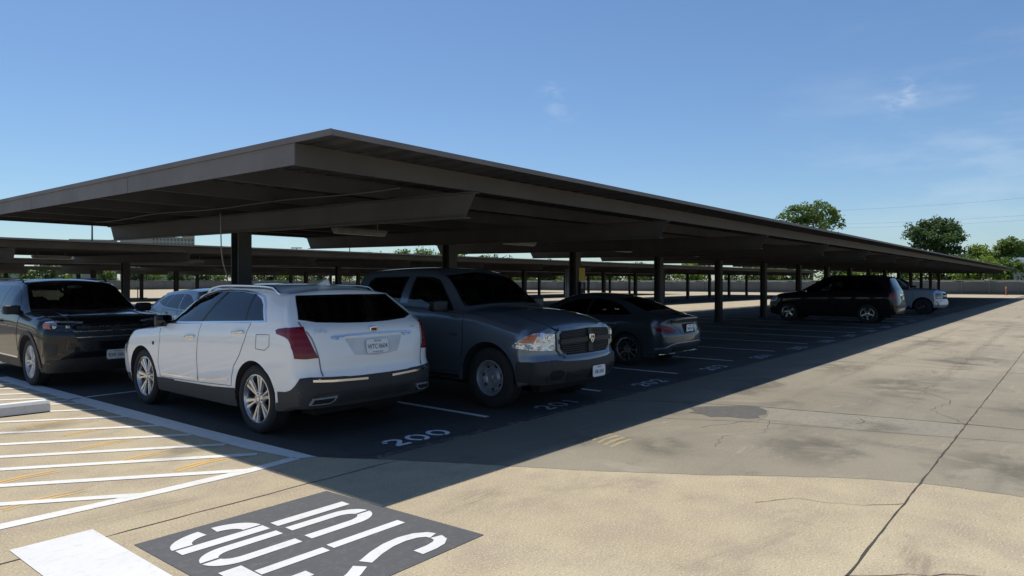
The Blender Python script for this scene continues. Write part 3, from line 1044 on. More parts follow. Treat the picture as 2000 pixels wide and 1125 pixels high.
# conduit and hanging cable in the end bay
m = MB()
pts = []
for i in range(60):
    y = 6.2 + i * 9.6 / 59
    pts.append((5.45 + 0.04 * math.sin(y * 0.9), y, 2.795 + SLOPE * (y - 5.77) + 0.016 * math.sin(y * 1.6)))
m.tube(pts, 0.011, 8)
tag(m.make('conduit', M['conduit'], None, True), 'thin sagging conduit strapped under the end bay of the nearest roof', 'conduit')
m = MB()
pts = [(5.83, 11.25, 2.84), (5.835, 11.25, 2.55), (5.84, 11.24, 2.2), (5.87, 11.24, 2.0), (5.94, 11.25, 1.8), (5.99, 11.26, 1.5), (6.03, 11.27, 1.2), (6.06, 11.27, 0.0)]
m.tube(pts, 0.010, 8)
tag(m.make('hanging_cable', M['wire'], None, True), 'grey cable hanging loose beside the column behind the white car', 'cable')

# sign and boxes on the third column
cx, cy = COLX[2], ROWS[0] + 6.24
m = MB()
m.box(cx - 0.02, cx + 0.30, cy - 0.150, cy - 0.135, 1.70, 2.08)
m.box(cx + 0.12, cx + 0.16, cy - 0.135, cy - 0.126, 1.75, 2.03)
tag(m.make('column_sign', M['sign_yellow']), 'yellow sign plate fixed to the column above the dark saloon', 'sign')
m = MB()
m.box(cx + 0.0, cx + 0.24, cy - 0.20, cy - 0.127, 1.18, 1.66)
bx = m.make('column_box', M['trim'])
tag(bx, 'black box with pale stickers below the yellow sign', 'box')
m = MB()
m.box(cx + 0.03, cx + 0.13, cy - 0.203, cy - 0.2005, 1.48, 1.62)
m.box(cx + 0.11, cx + 0.20, cy - 0.203, cy - 0.2005, 1.26, 1.36)
m.make('sticker', M['sticker'], bx)
m = MB()
m.tube([(cx - 0.34, cy + 0.05, 0.0), (cx - 0.34, cy + 0.05, 1.4), (cx - 0.34, cy + 0.05, 2.05)], 0.055, 12)
tag(m.make('standpipe', M['galv'], None, True), 'grey pipe standing beside the column with the yellow sign', 'pipe')
# ------------------------------------------------------------------ far surroundings
def fence(name, a, b, label, h=1.85):
    root = thing('fence', label, 'fence', (a[0], a[1], 0))
    L = math.hypot(b[0] - a[0], b[1] - a[1])
    root.rotation_euler = (0, 0, math.atan2(b[1] - a[1], b[0] - a[0]))
    n = max(2, int(L / 0.75))
    vs, fs = [], []
    for i in range(n + 1):
        x = L * i / n
        for j, z in enumerate((0.08, 0.5, 1.0, 1.45, h - 0.04)):
            yb = 0.03 * math.sin(x * 1.7 + j) * math.sin(math.pi * z / h)
            vs.append((x, yb, z + (0.02 * math.sin(x * 2.1) if j in (0, 4) else 0)))
    for i in range(n):
        for j in range(4):
            p = i * 5 + j
            fs.append((p, p + 5, p + 6, p + 1))
    mo = obj('mesh_screen', vs, fs, M['mesh'], root, True)
    so = mo.modifiers.new('thickness', 'SOLIDIFY')
    so.thickness = 0.008
    m = MB()
    m.tube([(0, 0.05, h), (L, 0.05, h)], 0.035, 6)
    m.make('top_rail', M['post'], root)
    m = MB()
    m.tube([(0, 0.09, 0), (0, 0.09, h + 0.1)], 0.045, 6)
    p0 = m.make('post', M['post'], root)
    k = 1
    step = max(3.0, L / 95)
    while k * step < L:
        p = p0.copy()
        COL.objects.link(p)
        p.parent = root
        p.location.x = k * step
        k += 1
    return root


fence('fence', (FENCE_X, -24), (FENCE_X, FENCE_Y), 'grey mesh screened fence closing the far end of the lane')
fence('fence', (FENCE_X - 0.3, FENCE_Y), (-130, FENCE_Y), 'grey mesh screened fence beyond the last carport')
# kerb strip at the foot of the far fence
m = MB()
m.box(FENCE_X - 0.9, FENCE_X - 0.35, -24, FENCE_Y - 0.5, 0.0, 0.14)
structure(m.make('kerb', M['black_pad']))

# orange marker, low post
m = MB()
m.tube([(0, 0, 0), (0, 0, 1.05)], [0.05, 0.045], 10)
m.tube([(0, 0, 0.0), (0, 0, 0.05)], 0.16, 12)
o = tag(m.make('marker_post', M['orange'], None, True), 'orange marker post standing in front of the far fence', 'marker post')
o.location = (104.5, 7.0, 0)
m = MB()
m.tube([(0, 0, 0), (0, 0, 1.15)], 0.05, 8)
m.tube([(-0.9, 0, 0.05), (0.9, 0, 0.05)], 0.04, 8)
o = tag(m.make('bollard', M['galv'], None, True), 'thin grey post on the open concrete beyond the carports', 'post')
o.location = (28.6, 71.5, 0)


def building(name, loc, rz, label, cat, blocks, mat, parts):
    root = thing(name, label, cat, loc, rz)
    m = MB()
    for b in blocks:
        m.box(*b)
    m.make('wall', M[mat], root)
    for pn, pm, bl in parts:
        m = MB()
        for b in bl:
            m.box(*b)
        m.make(pn, M[pm], root)
    return root


# far beige tower block above the second roof
bands = []
for z in (24, 28, 32, 35.2):
    for i in range(12):
        bands.append((-4 + i * 2.6, -2.6 + i * 2.6, -10.15, -10.0, z, z + 1.7))
d = w_dir(309, 500)
d2 = Vector((d.x, d.y, 0)).normalized()
bpos = d2 * 640
building('tower_block', (bpos.x, bpos.y, 0), math.atan2(d2.y, d2.x) - R(90), 'distant beige tower block rising above the second carport roof', 'building',
         [(-27, 27, -10, 10, 0, 37.5), (-19, -1, -12, 8, 37.5, 44), (18, 27, -11, 9, 37.5, 41.5), (-62, -30, -6, 10, 0, 35)], 'bldg',
         [('window_row', 'bldg_dark', bands), ('roof_edge', 'roofgrey', [(-8, 18, -10.3, 10, 37.5, 38.2)])])
building('warehouse', (-10, 178, 0), 0, 'long pale low building behind the left end of the far fence', 'building',
         [(-110, 58, 0, 30, 0, 3.6)], 'warehouse',
         [('roof_edge', 'roofgrey', [(-110.4, 58.4, -0.4, 30.4, 3.6, 4.0)]), ('door', 'bldg_dark', [(x, x + 3, -0.06, 0.0, 0, 2.7) for x in range(-100, 50, 22)])])
rb = building('low_building', (134, -18, 0), 0, 'grey flat roofed low building beyond the right end of the fence', 'building',
              [(0, 22, -60, 26.5, 0, 3.7)], 'warehouse',
              [('roof', 'roofgrey', [(-1.2, 23, -61, 27.5, 3.7, 4.5)])])
m = MB()
m.box(0, 2.4, -1.4, 1.4, 0.0, 0.75)
m.box(0.3, 2.1, -1.0, 1.0, 0.751, 1.0)
m.tube([(1.2, -0.8, 1.0), (1.2, -0.8, 2.0)], 0.12, 8)
o = tag(m.make('rooftop_unit', M['rtu']), 'white air conditioning unit on the low grey roof', 'rooftop unit')
o.location = (135, 7.2, 4.5)


# ------------------------------------------------------------------ trees
def leaf_mesh(name, blobs, nleaf, size, mat, seed, parent=None, inner=0.35):
    """leaf cards gathered in clumps spread through the blobs"""
    r = np.random.default_rng(seed)
    vol = np.array([b[3] * b[4] * b[5] for b in blobs])
    ncl = max(12, nleaf // 34)
    pick = r.choice(len(blobs), ncl, p=vol / vol.sum())
    B = np.array(blobs)[pick]
    d = r.normal(size=(ncl, 3))
    d /= np.linalg.norm(d, axis=1)[:, None]
    rad = (inner + (1 - inner) * r.random(ncl) ** 0.6)[:, None]
    cc = B[:, :3] + d * B[:, 3:6] * rad
    cr = size * r.uniform(2.0, 4.2, ncl)
    per = r.integers(20, 48, ncl)
    idx = np.repeat(np.arange(ncl), per)
    n = len(idx)
    q = r.normal(size=(n, 3))
    q /= np.linalg.norm(q, axis=1)[:, None]
    p = cc[idx] + q * (cr[idx] * r.random(n) ** 0.45)[:, None] * np.array([1, 1, 0.7])
    nr = q * 0.6 + r.normal(size=(n, 3)) * 0.7 + np.array([0, 0, 0.5])
    nr /= np.linalg.norm(nr, axis=1)[:, None]
    a = np.cross(nr, r.normal(size=(n, 3)))
    a /= np.linalg.norm(a, axis=1)[:, None] + 1e-9
    b = np.cross(nr, a)
    s = (size * r.uniform(0.55, 1.15, n))[:, None]
    V = np.empty((n, 4, 3))
    V[:, 0] = p - a * s * 0.9
    V[:, 1] = p + b * s * 0.5
    V[:, 2] = p + a * s * 0.9 + nr * s * 0.2
    V[:, 3] = p - b * s * 0.5
    me = bpy.data.meshes.new(name)
    me.vertices.add(n * 4)
    me.vertices.foreach_set('co', V.reshape(-1))
    me.loops.add(n * 4)
    me.loops.foreach_set('vertex_index', np.arange(n * 4, dtype=np.int32))
    me.polygons.add(n)
    me.polygons.foreach_set('loop_start', np.arange(0, n * 4, 4, dtype=np.int32))
    me.polygons.foreach_set('loop_total', np.full(n, 4, dtype=np.int32))
    me.materials.append(M[mat])
    me.update(calc_edges=True)
    o = bpy.data.objects.new(name, me)
    COL.objects.link(o)
    if parent:
        o.parent = parent
    return o


def tree(loc, h, wd, label, mat, nleaf, size, seed, blobs=None, group=None, trunk_h=0.35):
    r = random.Random(seed)
    root = thing('tree', label, 'tree', (loc[0], loc[1], 0), 0, group)
    if blobs is None:
        blobs = []
        k = 9
        for i in range(k):
            a = r.uniform(0, 6.28)
            rr = wd * 0.5 * r.uniform(0.15, 0.68)
            zc = h * r.uniform(trunk_h + 0.1, 0.86)
            s = r.uniform(0.14, 0.24)
            blobs.append((math.cos(a) * rr, math.sin(a) * rr, zc, wd * s, wd * s, h * s * 0.62))
        blobs.append((0, 0, h * 0.66, wd * 0.27, wd * 0.27, h * 0.27))
    leaf_mesh('crown', blobs, nleaf, size, mat, seed, root)
    m = MB()
    tr = 0.028 * h
    m.tube([(0, 0, 0), (0.05 * tr, 0, h * 0.2), (-0.4 * tr, 0.3 * tr, h * 0.42), (0.2 * tr, 0, h * 0.7)], [tr * 1.25, tr, tr * 0.75, tr * 0.3], 8)
    for b in blobs:
        z0 = h * r.uniform(0.22, 0.42)
        m.tube([(0, 0, z0), (b[0] * 0.45, b[1] * 0.45, z0 + (b[2] - z0) * 0.55), (b[0], b[1], b[2])], [tr * 0.5, tr * 0.3, tr * 0.1], 6)
    m.make('trunk', M['bark'], root, True)
    return root


def at_dist(px, dist):
    d = w_dir(px, 550)
    c, s = math.cos(YAW), math.sin(YAW)
    a = (px - 1000) / 1340
    return ((c + a * s) * dist, (s - a * c) * dist)


def blob_tree(px, dist, outline, label, mat, nleaf, size, seed, group=None):
    """outline: blobs as (px, py, rx_px, ry_px) seen from the lane, turned into real crown volumes"""
    x, y = at_dist(px, dist)
    k = dist / 1340
    s, c = math.sin(YAW), math.cos(YAW)
    r = random.Random(seed)
    bl = []
    for (bx, by, rx, ry) in outline:
        u = (bx - px) * k
        w = r.uniform(-0.3, 0.3) * rx * k * 2
        bl.append((u * s + w * c, -u * c + w * s, 1.68 + (550 - by) * k, rx * k, rx * k, ry * k))
    h = max(b[2] + b[5] for b in bl)
    return tree((x, y), h, 0, label, mat, nleaf, size, seed, bl, group)


blob_tree(1585, 150, [(1590, 412, 36, 20), (1560, 420, 30, 18), (1620, 424, 26, 22), (1530, 428, 20, 12), (1590, 440, 50, 22), (1635, 438, 16, 12), (1580, 470, 50, 25)],
          'tall rounded green tree rising behind the long roof, left of the others', 'leaf_mid', 6200, 0.40, 11)
blob_tree(1826, 128, [(1832, 442, 34, 14), (1800, 450, 30, 14), (1862, 452, 24, 12), (1785, 462, 18, 9), (1825, 466, 38, 12), (1868, 470, 16, 10), (1800, 480, 24, 12), (1850, 490, 30, 12), (1878, 497, 12, 9)],
          'dark flat topped tree with open lower branches, near the right edge', 'leaf_dark', 6500, 0.35, 12)
blob_tree(1905, 126, [(1905, 490, 16, 12), (1922, 502, 20, 14), (1895, 508, 16, 14), (1940, 512, 16, 12), (1910, 525, 30, 14)],
          'bright yellow green bushy tree between the two dark ones at right', 'leaf_bright', 6000, 0.34, 13)
blob_tree(1972, 118, [(1968, 480, 22, 16), (1988, 492, 20, 18), (1950, 494, 16, 14), (2010, 500, 26, 22), (1975, 512, 34, 16)],
          'green tree at the right edge, rising behind the low grey roof', 'leaf_mid', 7000, 0.34, 14)
# trees seen through the gap between the roofs
for i, (px, top, wpx, dist, mat) in enumerate([(712, 494, 30, 190, 'leaf_dark'), (742, 490, 40, 185, 'leaf_dark'), (780, 484, 56, 178, 'leaf_mid'), (832, 482, 60, 172, 'leaf_mid'), (880, 480, 50, 176, 'leaf_bright'),
                                             (935, 494, 60, 170, 'leaf_mid'), (990, 497, 46, 168, 'leaf_dark'), (1065, 506, 50, 165, 'leaf_mid'), (1150, 508, 60, 160, 'leaf_dark'), (1250, 512, 60, 155, 'leaf_mid')]):
    k = dist / 1340
    h = 1.68 + (550 - top) * k
    x, y = at_dist(px, dist)
    lab = ['small dark tree, leftmost of those in the gap between the roofs', 'dark tree beside the leftmost one in the roof gap', 'broad green tree in the roof gap, behind the second column',
           'widest green tree filling the roof gap left of the second column', 'bright green tree in the roof gap behind the second column', 'green tree in the roof gap right of the second column',
           'dark tree in the roof gap with bright sky to its right', 'green tree showing thinly above the second roof, left of the yellow sign',
           'dark tree showing thinly above the second roof, right of the yellow sign', 'green tree showing thinly above the second roof, over the saloon'][i]
    tree((x, y), h, wpx * k * 1.25, lab, mat, 2600, 0.42, 30 + i, trunk_h=0.1, group='trees beyond the far fence')
# shrubs and small trees along the fences, seen between the columns
base_bush = None
nb = 0
for i in range(70):
    if i < 46:
        x, y = FENCE_X + rng.uniform(4, 12), -8 + i * 3.5 + rng.uniform(-1.5, 1.5)
    else:
        x, y = FENCE_X + 2 - (i - 46) * 4.0 + rng.uniform(-1.5, 1.5), FENCE_Y + rng.uniform(4, 10)
    if x < 30 and y > 100:
        continue
    hh = rng.uniform(4.2, 6.0)
    if nb < 4:
        b = tree((x, y), hh, hh * 1.5, 'low leafy tree behind the grey fence, seen between the carport columns', ['leaf_mid', 'leaf_bright', 'leaf_dark', 'leaf_mid'][nb], 1500, 0.30, 60 + nb,
                 group='low trees along the far fence', trunk_h=0.05)
        if nb == 0:
            bush_protos = []
        bush_protos.append(b)
    else:
        b = copy_tree(bush_protos[nb % 4])
        b.location = (x, y, 0)
        b.rotation_euler = (0, 0, rng.uniform(0, 6.28))
        sc = rng.uniform(0.85, 1.2)
        b.scale = (sc, sc, sc)
    nb += 1

# light poles
def light_pole(px, dist, h, label, twin):
    x, y = at_dist(px, dist)
    root = thing('light_pole', label, 'light pole', (x, y, 0))
    m = MB()
    m.tube([(0, 0, 0), (0, 0, h)], [0.11, 0.06], 8)
    m.make('pole', M['column'], root, True)
    for sgn in (-1, 1):
        m = MB()
        m.box(min(0, sgn * 0.9), max(0, sgn * 0.9), -0.16, 0.16, h - 0.02, h + 0.14)
        m.make('lamp_head', M['column'], root)
    root.rotation_euler = (0, 0, R(-50) if twin else R(20))
    return root


light_pole(180, 62, 7.6, 'thin light pole beyond the left side of the nearest roof', False)
light_pole(579, 118, 7.4, 'distant light pole with twin heads right of the first column', True)
light_pole(683, 95, 6.6, 'distant light pole in the gap left of the trees', False)

# overhead wires at right, strung between poles hidden by trees
for i, (za, zb) in enumerate(((19.5, 23.0), (16.2, 18.6), (15.2, 17.4))):
    ax, ay = at_dist(1560, 175)
    bx_, by_ = at_dist(2150, 160)
    m = MB()
    pts = []
    for k in range(25):
        t = k / 24
        pts.append((ax + (bx_ - ax) * t, ay + (by_ - ay) * t, za + (zb - za) * t - 3.0 * t * (1 - t) + 0.0))
    m.tube(pts, 0.014, 5)
    tag(m.make('overhead_wire', M['trim'], None, True),
        ['topmost overhead wire crossing the sky behind the trees at right', 'middle overhead wire behind the trees at right', 'lowest overhead wire behind the trees at right'][i], 'wire', 'overhead wires')
#PART4
# ------------------------------------------------------------------ vehicles
def pchip(tab, xs):
    x = np.array([t[0] for t in tab], float)
    y = np.array([t[1] for t in tab], float)
    h = np.diff(x)
    d = np.diff(y) / h
    m = np.zeros(len(x))
    m[0], m[-1] = d[0], d[-1]
    for i in range(1, len(x) - 1):
        if d[i - 1] * d[i] > 0:
            w1, w2 = 2 * h[i] + h[i - 1], h[i] + 2 * h[i - 1]
            m[i] = (w1 + w2) / (w1 / d[i - 1] + w2 / d[i])
    xs = np.clip(xs, x[0], x[-1])
    k = np.clip(np.searchsorted(x, xs) - 1, 0, len(x) - 2)
    t = (xs - x[k]) / h[k]
    return ((2 * t**3 - 3 * t**2 + 1) * y[k] + (t**3 - 2 * t**2 + t) * h[k] * m[k]
            + (-2 * t**3 + 3 * t**2) * y[k + 1] + (t**3 - t**2) * h[k] * m[k + 1])


SP = [(0, .940), (.25, .974), (.50, .993), (.70, 1.0), (.86, .993), (1.0, .952)]


class Car:
    def __init__(self, root, spec, paint):
        self.root = root
        self.sp = spec
        self.paint = paint
        self.build_body()

    def xside(self, y, z):
        s = self.sp
        zb = float(pchip(s['belt'], np.array([y]))[0])
        t = np.clip((z - .25) / (zb - .25), 0, 1)
        return float(pchip(s['W'], np.array([y]))[0]) * float(pchip(s.get('SP', SP), np.array([t]))[0])

    def build_body(self):
        s = self.sp
        yr, yf = s['yr'], s['yf']
        st = set(np.round(np.linspace(yr, yf, 74), 4))
        for yc, rad, zc in s['arches']:
            for k in range(25):
                st.add(round(yc + (rad + 0.0) * math.cos(math.pi * k / 24), 4))
        for e in s.get('edges', []):
            st.add(e)
        st = sorted(st)
        # drop stations that nearly coincide
        ys = [st[0]]
        for y in st[1:]:
            if y - ys[-1] > 0.006:
                ys.append(y)
        ys = np.array(ys)
        Wt, belt, roof, wr, crown = (pchip(s[k], ys) for k in ('W', 'belt', 'roof', 'wr', 'crown'))
        low = pchip(s['low'], ys)
        zb = low.copy()
        for yc, rad, zc in s['arches']:
            q = rad**2 - (ys - yc)**2
            zb = np.where(q > 0, np.maximum(zb, zc + np.sqrt(np.maximum(q, 0))), zb)
        zb = np.minimum(zb, belt - .05)
        n1, n2, n3 = 20, 9, 10
        spt = s.get('SP', SP)
        rings = []
        for i, y in enumerate(ys):
            ring = []
            zc = max(roof[i] - crown[i], belt[i] + .004)
            wb = Wt[i] * spt[-1][1]
            wt = min(wr[i], wb - .003)
            for k in range(n1 + 1):
                z = zb[i] + (belt[i] - zb[i]) * k / n1
                t = np.clip((z - .25) / (belt[i] - .25), 0, 1)
                ring.append([Wt[i] * float(pchip(spt, np.array([t]))[0]), y, z])
            gh = zc - belt[i]
            for k in range(1, n2 + 1):
                t = k / n2
                ring.append([wb + (wt - wb) * t + min(gh, .5) * .07 * math.sin(math.pi * t), y, belt[i] + gh * t])
            for k in range(1, n3 + 1):
                t = (k / n3)
                ring.append([wt * (1 - t), y, zc + (max(roof[i], zc + .002) - zc) * (1 - (1 - t)**2.3)])
            rings.append(ring)
        Rg = np.array(rings)                                  # stations, ring, 3
        NE = n1 + n2                                          # index of the cantrail
        Wm = max(v for _, v in s['W'])

        def endmap(P):
            x, y, z = P[..., 0], P[..., 1], P[..., 2]
            u = np.abs(x) / Wm
            dyf = pchip(s['offF'], z.ravel()).reshape(z.shape)
            dyr = pchip(s['offR'], z.ravel()).reshape(z.shape)
            plf = -s['bowF'] * u**2 - s['rF'] * u**9
            plr = s['bowR'] * u**2 + s['rR'] * u**9
            l2f = 1.62 * (s['bowF'] + s['rF'])
            l2r = max(.3, 1.62 * (s['bowR'] + s['rR']))
            a2 = np.clip((y - (yf - l2f)) / l2f, 0, 1)
            b2 = np.clip(((yr + l2r) - y) / l2r, 0, 1)
            a2 = a2 * a2 * (3 - 2 * a2)
            b2 = b2 * b2 * (3 - 2 * b2)
            a = np.clip((y - (yf - s['LF'])) / s['LF'], 0, 1)
            b = np.clip(((yr + s['LR']) - y) / s['LR'], 0, 1)
            a = a * a * (3 - 2 * a)
            b = b * b * (3 - 2 * b)
            Q = P.copy()
            Q[..., 1] = y + dyf * a + dyr * b + plf * a2 + plr * b2
            return Q
        Rm = endmap(Rg)
        verts, faces = [], []
        nr = Rg.shape[1]
        ns = len(ys)
        full = 2 * nr - 1
        for i in range(ns):
            for k in range(nr):
                verts.append(tuple(Rm[i, k]))
            for k in range(nr - 2, -1, -1):
                verts.append((-Rm[i, k, 0], Rm[i, k, 1], Rm[i, k, 2]))
        for i in range(ns - 1):
            for k in range(full - 1):
                a = i * full + k
                faces.append((a, a + 1, a + full + 1, a + full))
            a = i * full
            faces.append((a + full - 1, a, a + full, a + 2 * full - 1))          # underside
        # end caps
        nflat = [len(faces)]
        for i, flip in ((0, False), (ns - 1, True)):
            e = Rg[i]
            top = [e[k] for k in range(NE, nr)]
            top = top + [np.array([-p[0], p[1], p[2]]) for p in top[-2::-1]]
            nc = len(top)
            z0, zt = e[0][2], e[NE][2]
            grid = []
            for k in range(NE + 1):
                row = []
                f = (e[k][2] - z0) / (zt - z0)
                for c in range(nc):
                    x = top[c][0] / top[0][0] * e[k][0]
                    z = z0 + f * (top[c][2] - z0)
                    row.append((x, e[k][1], z))
                grid.append(row)
            Gm = endmap(np.array(grid))
            base = len(verts)
            ids = [[None] * nc for _ in range(NE + 1)]
            for k in range(NE + 1):
                for c in range(nc):
                    if c == 0:
                        ids[k][c] = i * full + k
                    elif c == nc - 1:
                        ids[k][c] = i * full + (full - 1 - k)
                    elif k == NE:
                        ids[k][c] = i * full + NE + c
                    else:
                        ids[k][c] = len(verts)
                        verts.append(tuple(Gm[k, c]))
            for k in range(NE):
                for c in range(nc - 1):
                    q = (ids[k][c], ids[k][c + 1], ids[k + 1][c + 1], ids[k + 1][c])
                    faces.append(q[::-1] if flip else q)
            q = tuple(ids[0][c] for c in range(nc))
        under = set()
        for i in range(ns - 1):
            under.add(i * full + full - 1)
        zlim = s.get('dark_below', 0.0)
        midx = []
        for j, f in enumerate(faces):
            zc_ = sum(verts[v][2] for v in f) / len(f)
            bottom = len(f) == 4 and abs(verts[f[0]][0] + verts[f[1]][0]) < 1e-6 and abs(verts[f[0]][0]) > .3 and j < (ns - 1) * full
            yc_ = sum(verts[v][1] for v in f) / len(f)
            zone = any(y0_ < yc_ < y1_ and zc_ < z1_ for y0_, y1_, z1_ in s.get('dark_zones', []))
            midx.append(1 if bottom else (2 if zc_ < zlim or zone else 0))
        o = obj('body', verts, faces, None, self.root, True, mats=[self.paint, M['under'], M['trim_grey']], midx=midx)
        bm = bmesh.new()
        bm.from_mesh(o.data)
        bmesh.ops.recalc_face_normals(bm, faces=bm.faces)
        bm.to_mesh(o.data)
        bm.free()
        # even shading round the wheel arches: normals of the uncut side surface
        nm = [v.normal.copy() for v in o.data.vertices]
        e = .012
        for i, y in enumerate(ys):
            if not any(abs(y - yc) < rad + .16 for yc, rad, zc in s['arches']):
                continue
            for k in range(n1 + 1):
                z = Rg[i, k, 2]
                if z > belt[i] - .03:
                    continue
                P = np.array([[self.xside(y + a, z + b), y + a, z + b] for a, b in ((e, 0), (-e, 0), (0, e), (0, -e))])
                P = endmap(P)
                n_ = Vector(np.cross(P[0] - P[1], P[2] - P[3])).normalized()
                if n_.x < 0:
                    n_ = -n_
                nm[i * full + k] = n_
                nm[i * full + full - 1 - k] = Vector((-n_.x, n_.y, n_.z))
        o.data.normals_split_custom_set_from_vertices(nm)
        self.body = o
        self.data = (verts, [tuple(p.vertices) for p in o.data.polygons], midx, nm)
        self.glazed = []
        self.bvh = BVHTree.FromPolygons([Vector(v) for v in verts], [tuple(p.vertices) for p in o.data.polygons])
        # chassis block and wheel housings
        m = MB()
        ax = [a[0] for a in s['arches']]
        hw = Wm - .34
        m.box(-hw, hw, yr + .35, yf - .35, .24, min(.62, s['arches'][0][1] + s['arches'][0][2] - .05))
        for yc, rad, zc in s['arches']:
            for sg in (-1, 1):
                n = 16
                vs = []
                for xx in (hw - .02, Wm * .93):
                    for k in range(n + 1):
                        a = math.pi * k / n
                        vs.append((sg * xx, yc + (rad + .012) * math.cos(a), zc + (rad + .012) * math.sin(a)))
                m.add(vs, [(k, k + 1, n + 2 + k, n + 1 + k) for k in range(n)])
                m.add([(sg * hw, yc + rad * math.cos(math.pi * k / n), zc + rad * math.sin(math.pi * k / n)) for k in range(n + 1)] + [(sg * hw, yc - rad, .24), (sg * hw, yc + rad, .24)],
                      [tuple(range(n + 3))])
        m.make('chassis', M['under'], self.root)

    def open_windows(self):
        """cut the sheet metal behind the glass so the cabin shows through"""
        verts, faces, midx, nm = self.data
        D = {'L': (Vector((-1, 0, 0)), 1, 2), 'R': (Vector((1, 0, 0)), 1, 2), 'F': (Vector((0, 1, 0)), 0, 2), 'B': (Vector((0, -1, 0)), 0, 2), 'T': (Vector((0, 0, 1)), 0, 1)}

        def inside(u, v, poly):
            c = False
            n = len(poly)
            for i in range(n):
                (x0, y0), (x1, y1) = poly[i], poly[i - 1]
                if (y0 > v) != (y1 > v) and u < (x1 - x0) * (v - y0) / (y1 - y0) + x0:
                    c = not c
            return c
        keep_f, keep_m = [], []
        for p, f, mi in zip(self.body.data.polygons, faces, midx):
            hit = False
            for axis, poly in self.glazed:
                d, iu, iv = D[axis]
                if p.normal.dot(d) < .12:
                    continue
                if all(inside(verts[v][iu], verts[v][iv], poly) for v in f):
                    hit = True
                    break
            if not hit:
                keep_f.append(f)
                keep_m.append(mi)
        me = bpy.data.meshes.new('body')
        me.from_pydata(verts, [], keep_f)
        for m_ in self.body.data.materials:
            me.materials.append(m_)
        me.polygons.foreach_set('material_index', keep_m)
        me.polygons.foreach_set('use_smooth', [True] * len(keep_f))
        me.update()
        me.normals_split_custom_set_from_vertices(nm)
        self.body.data = me

    def cabin(self, y_dash, y_front, y_rear, z_seat, z_top, wx=.38, wheel_side=-1):
        """seats, headrests, dashboard and steering wheel"""
        def soft(name, loc, size, parent, rx=0.0, mat='seat'):
            bm = bmesh.new()
            bmesh.ops.create_cube(bm, size=1.0)
            bmesh.ops.bevel(bm, geom=bm.edges[:], offset=.2, segments=3, affect='EDGES')
            bmesh.ops.transform(bm, matrix=Matrix.Translation(loc) @ Matrix.Rotation(rx, 4, 'X') @ Matrix.Diagonal((*size, 1)), verts=bm.verts[:])
            return from_bm(name, bm, M[mat], parent, True)
        for yy, xs in ((y_front, (-wx, wx)), (y_rear, (-wx, wx))):
            for x in xs:
                s_ = soft('seat', (x, yy, (z_seat + z_top) / 2), (.50, .16, z_top - z_seat + .1), self.root, R(14))
                soft('headrest', (x, yy - .07, z_top + .12), (.27, .10, .17), s_, R(8))
        d_ = soft('dashboard', (0, y_dash, z_top - .08), (self.xm() * 1.6, .42, .22), self.root, 0)
        m = MB()
        x0 = wx * wheel_side
        pts = [(x0 + .18 * math.cos(a), y_dash - .34 + .07 * math.sin(a), z_top - .06 + .17 * math.sin(a)) for a in [2 * math.pi * k / 24 for k in range(25)]]
        m.tube(pts, .016, 6, caps=False)
        m.tube([(x0, y_dash - .1, z_top - .12), (x0, y_dash - .34, z_top - .06)], .03, 6)
        m.make('steering_wheel', M['seat'], self.root, True)
        soft('rear_view_mirror', (0, y_dash - .32, z_top + .38), (.24, .04, .07), self.root, 0)

    # ------------------------------------------------------- pieces laid on the body
    # corner directions: view direction, and the axis along which u is measured
    DIAG = {'BL': ((1, 1), (1, -1)), 'BR': ((-1, 1), (-1, -1)), 'FL': ((1, -1), (1, 1)), 'FR': ((-1, -1), (-1, 1))}

    def cast(self, axis, u, v):
        if axis == 'L':
            o, d = Vector((-4, u, v)), Vector((1, 0, 0))
        elif axis == 'R':
            o, d = Vector((4, u, v)), Vector((-1, 0, 0))
        elif axis == 'F':
            o, d = Vector((u, 8, v)), Vector((0, -1, 0))
        elif axis == 'B':
            o, d = Vector((u, -9, v)), Vector((0, 1, 0))
        elif axis in self.DIAG:
            ex, ey = self.DIAG[axis]
            d = Vector((ex[0], ex[1], 0)) * .7071068
            o = Vector((ey[0], ey[1], 0)) * .7071068 * u - d * 9 + Vector((0, 0, v))
        else:
            o, d = Vector((u, v, 6)), Vector((0, 0, -1))
        p, n, i, _ = self.bvh.ray_cast(o, d)
        if p is None:
            q = o + d * (9 - self.xm() - 1) if axis in self.DIAG else {'L': Vector((-self.xm(), u, v)), 'R': Vector((self.xm(), u, v)), 'F': Vector((u, self.sp['yf'], v)), 'B': Vector((u, self.sp['yr'], v)), 'T': Vector((u, v, 1))}[axis]
            p, n, i, _ = self.bvh.find_nearest(q)
        if n.dot(d) > 0:
            n = -n
        return p, n

    def xm(self):
        return max(v for _, v in self.sp['W'])

    def patch(self, name, axis, poly, mat, off=.004, grid=.07, parent=None, rnd=0, depth=.010, smooth=True):
        pts = list(poly)
        if name in ('window', 'windscreen', 'rear_window'):
            self.glazed.append((axis, pts))
        for _ in range(rnd):
            q = []
            for i in range(len(pts)):
                a, b = pts[i], pts[(i + 1) % len(pts)]
                q.append((a[0] * .78 + b[0] * .22, a[1] * .78 + b[1] * .22))
                q.append((a[0] * .22 + b[0] * .78, a[1] * .22 + b[1] * .78))
            pts = q
        bm = bmesh.new()
        vs = [bm.verts.new((p[0], p[1], 0)) for p in pts]
        try:
            bm.faces.new(vs)
        except ValueError:
            bm.free()
            return None
        bmesh.ops.triangulate(bm, faces=bm.faces[:])
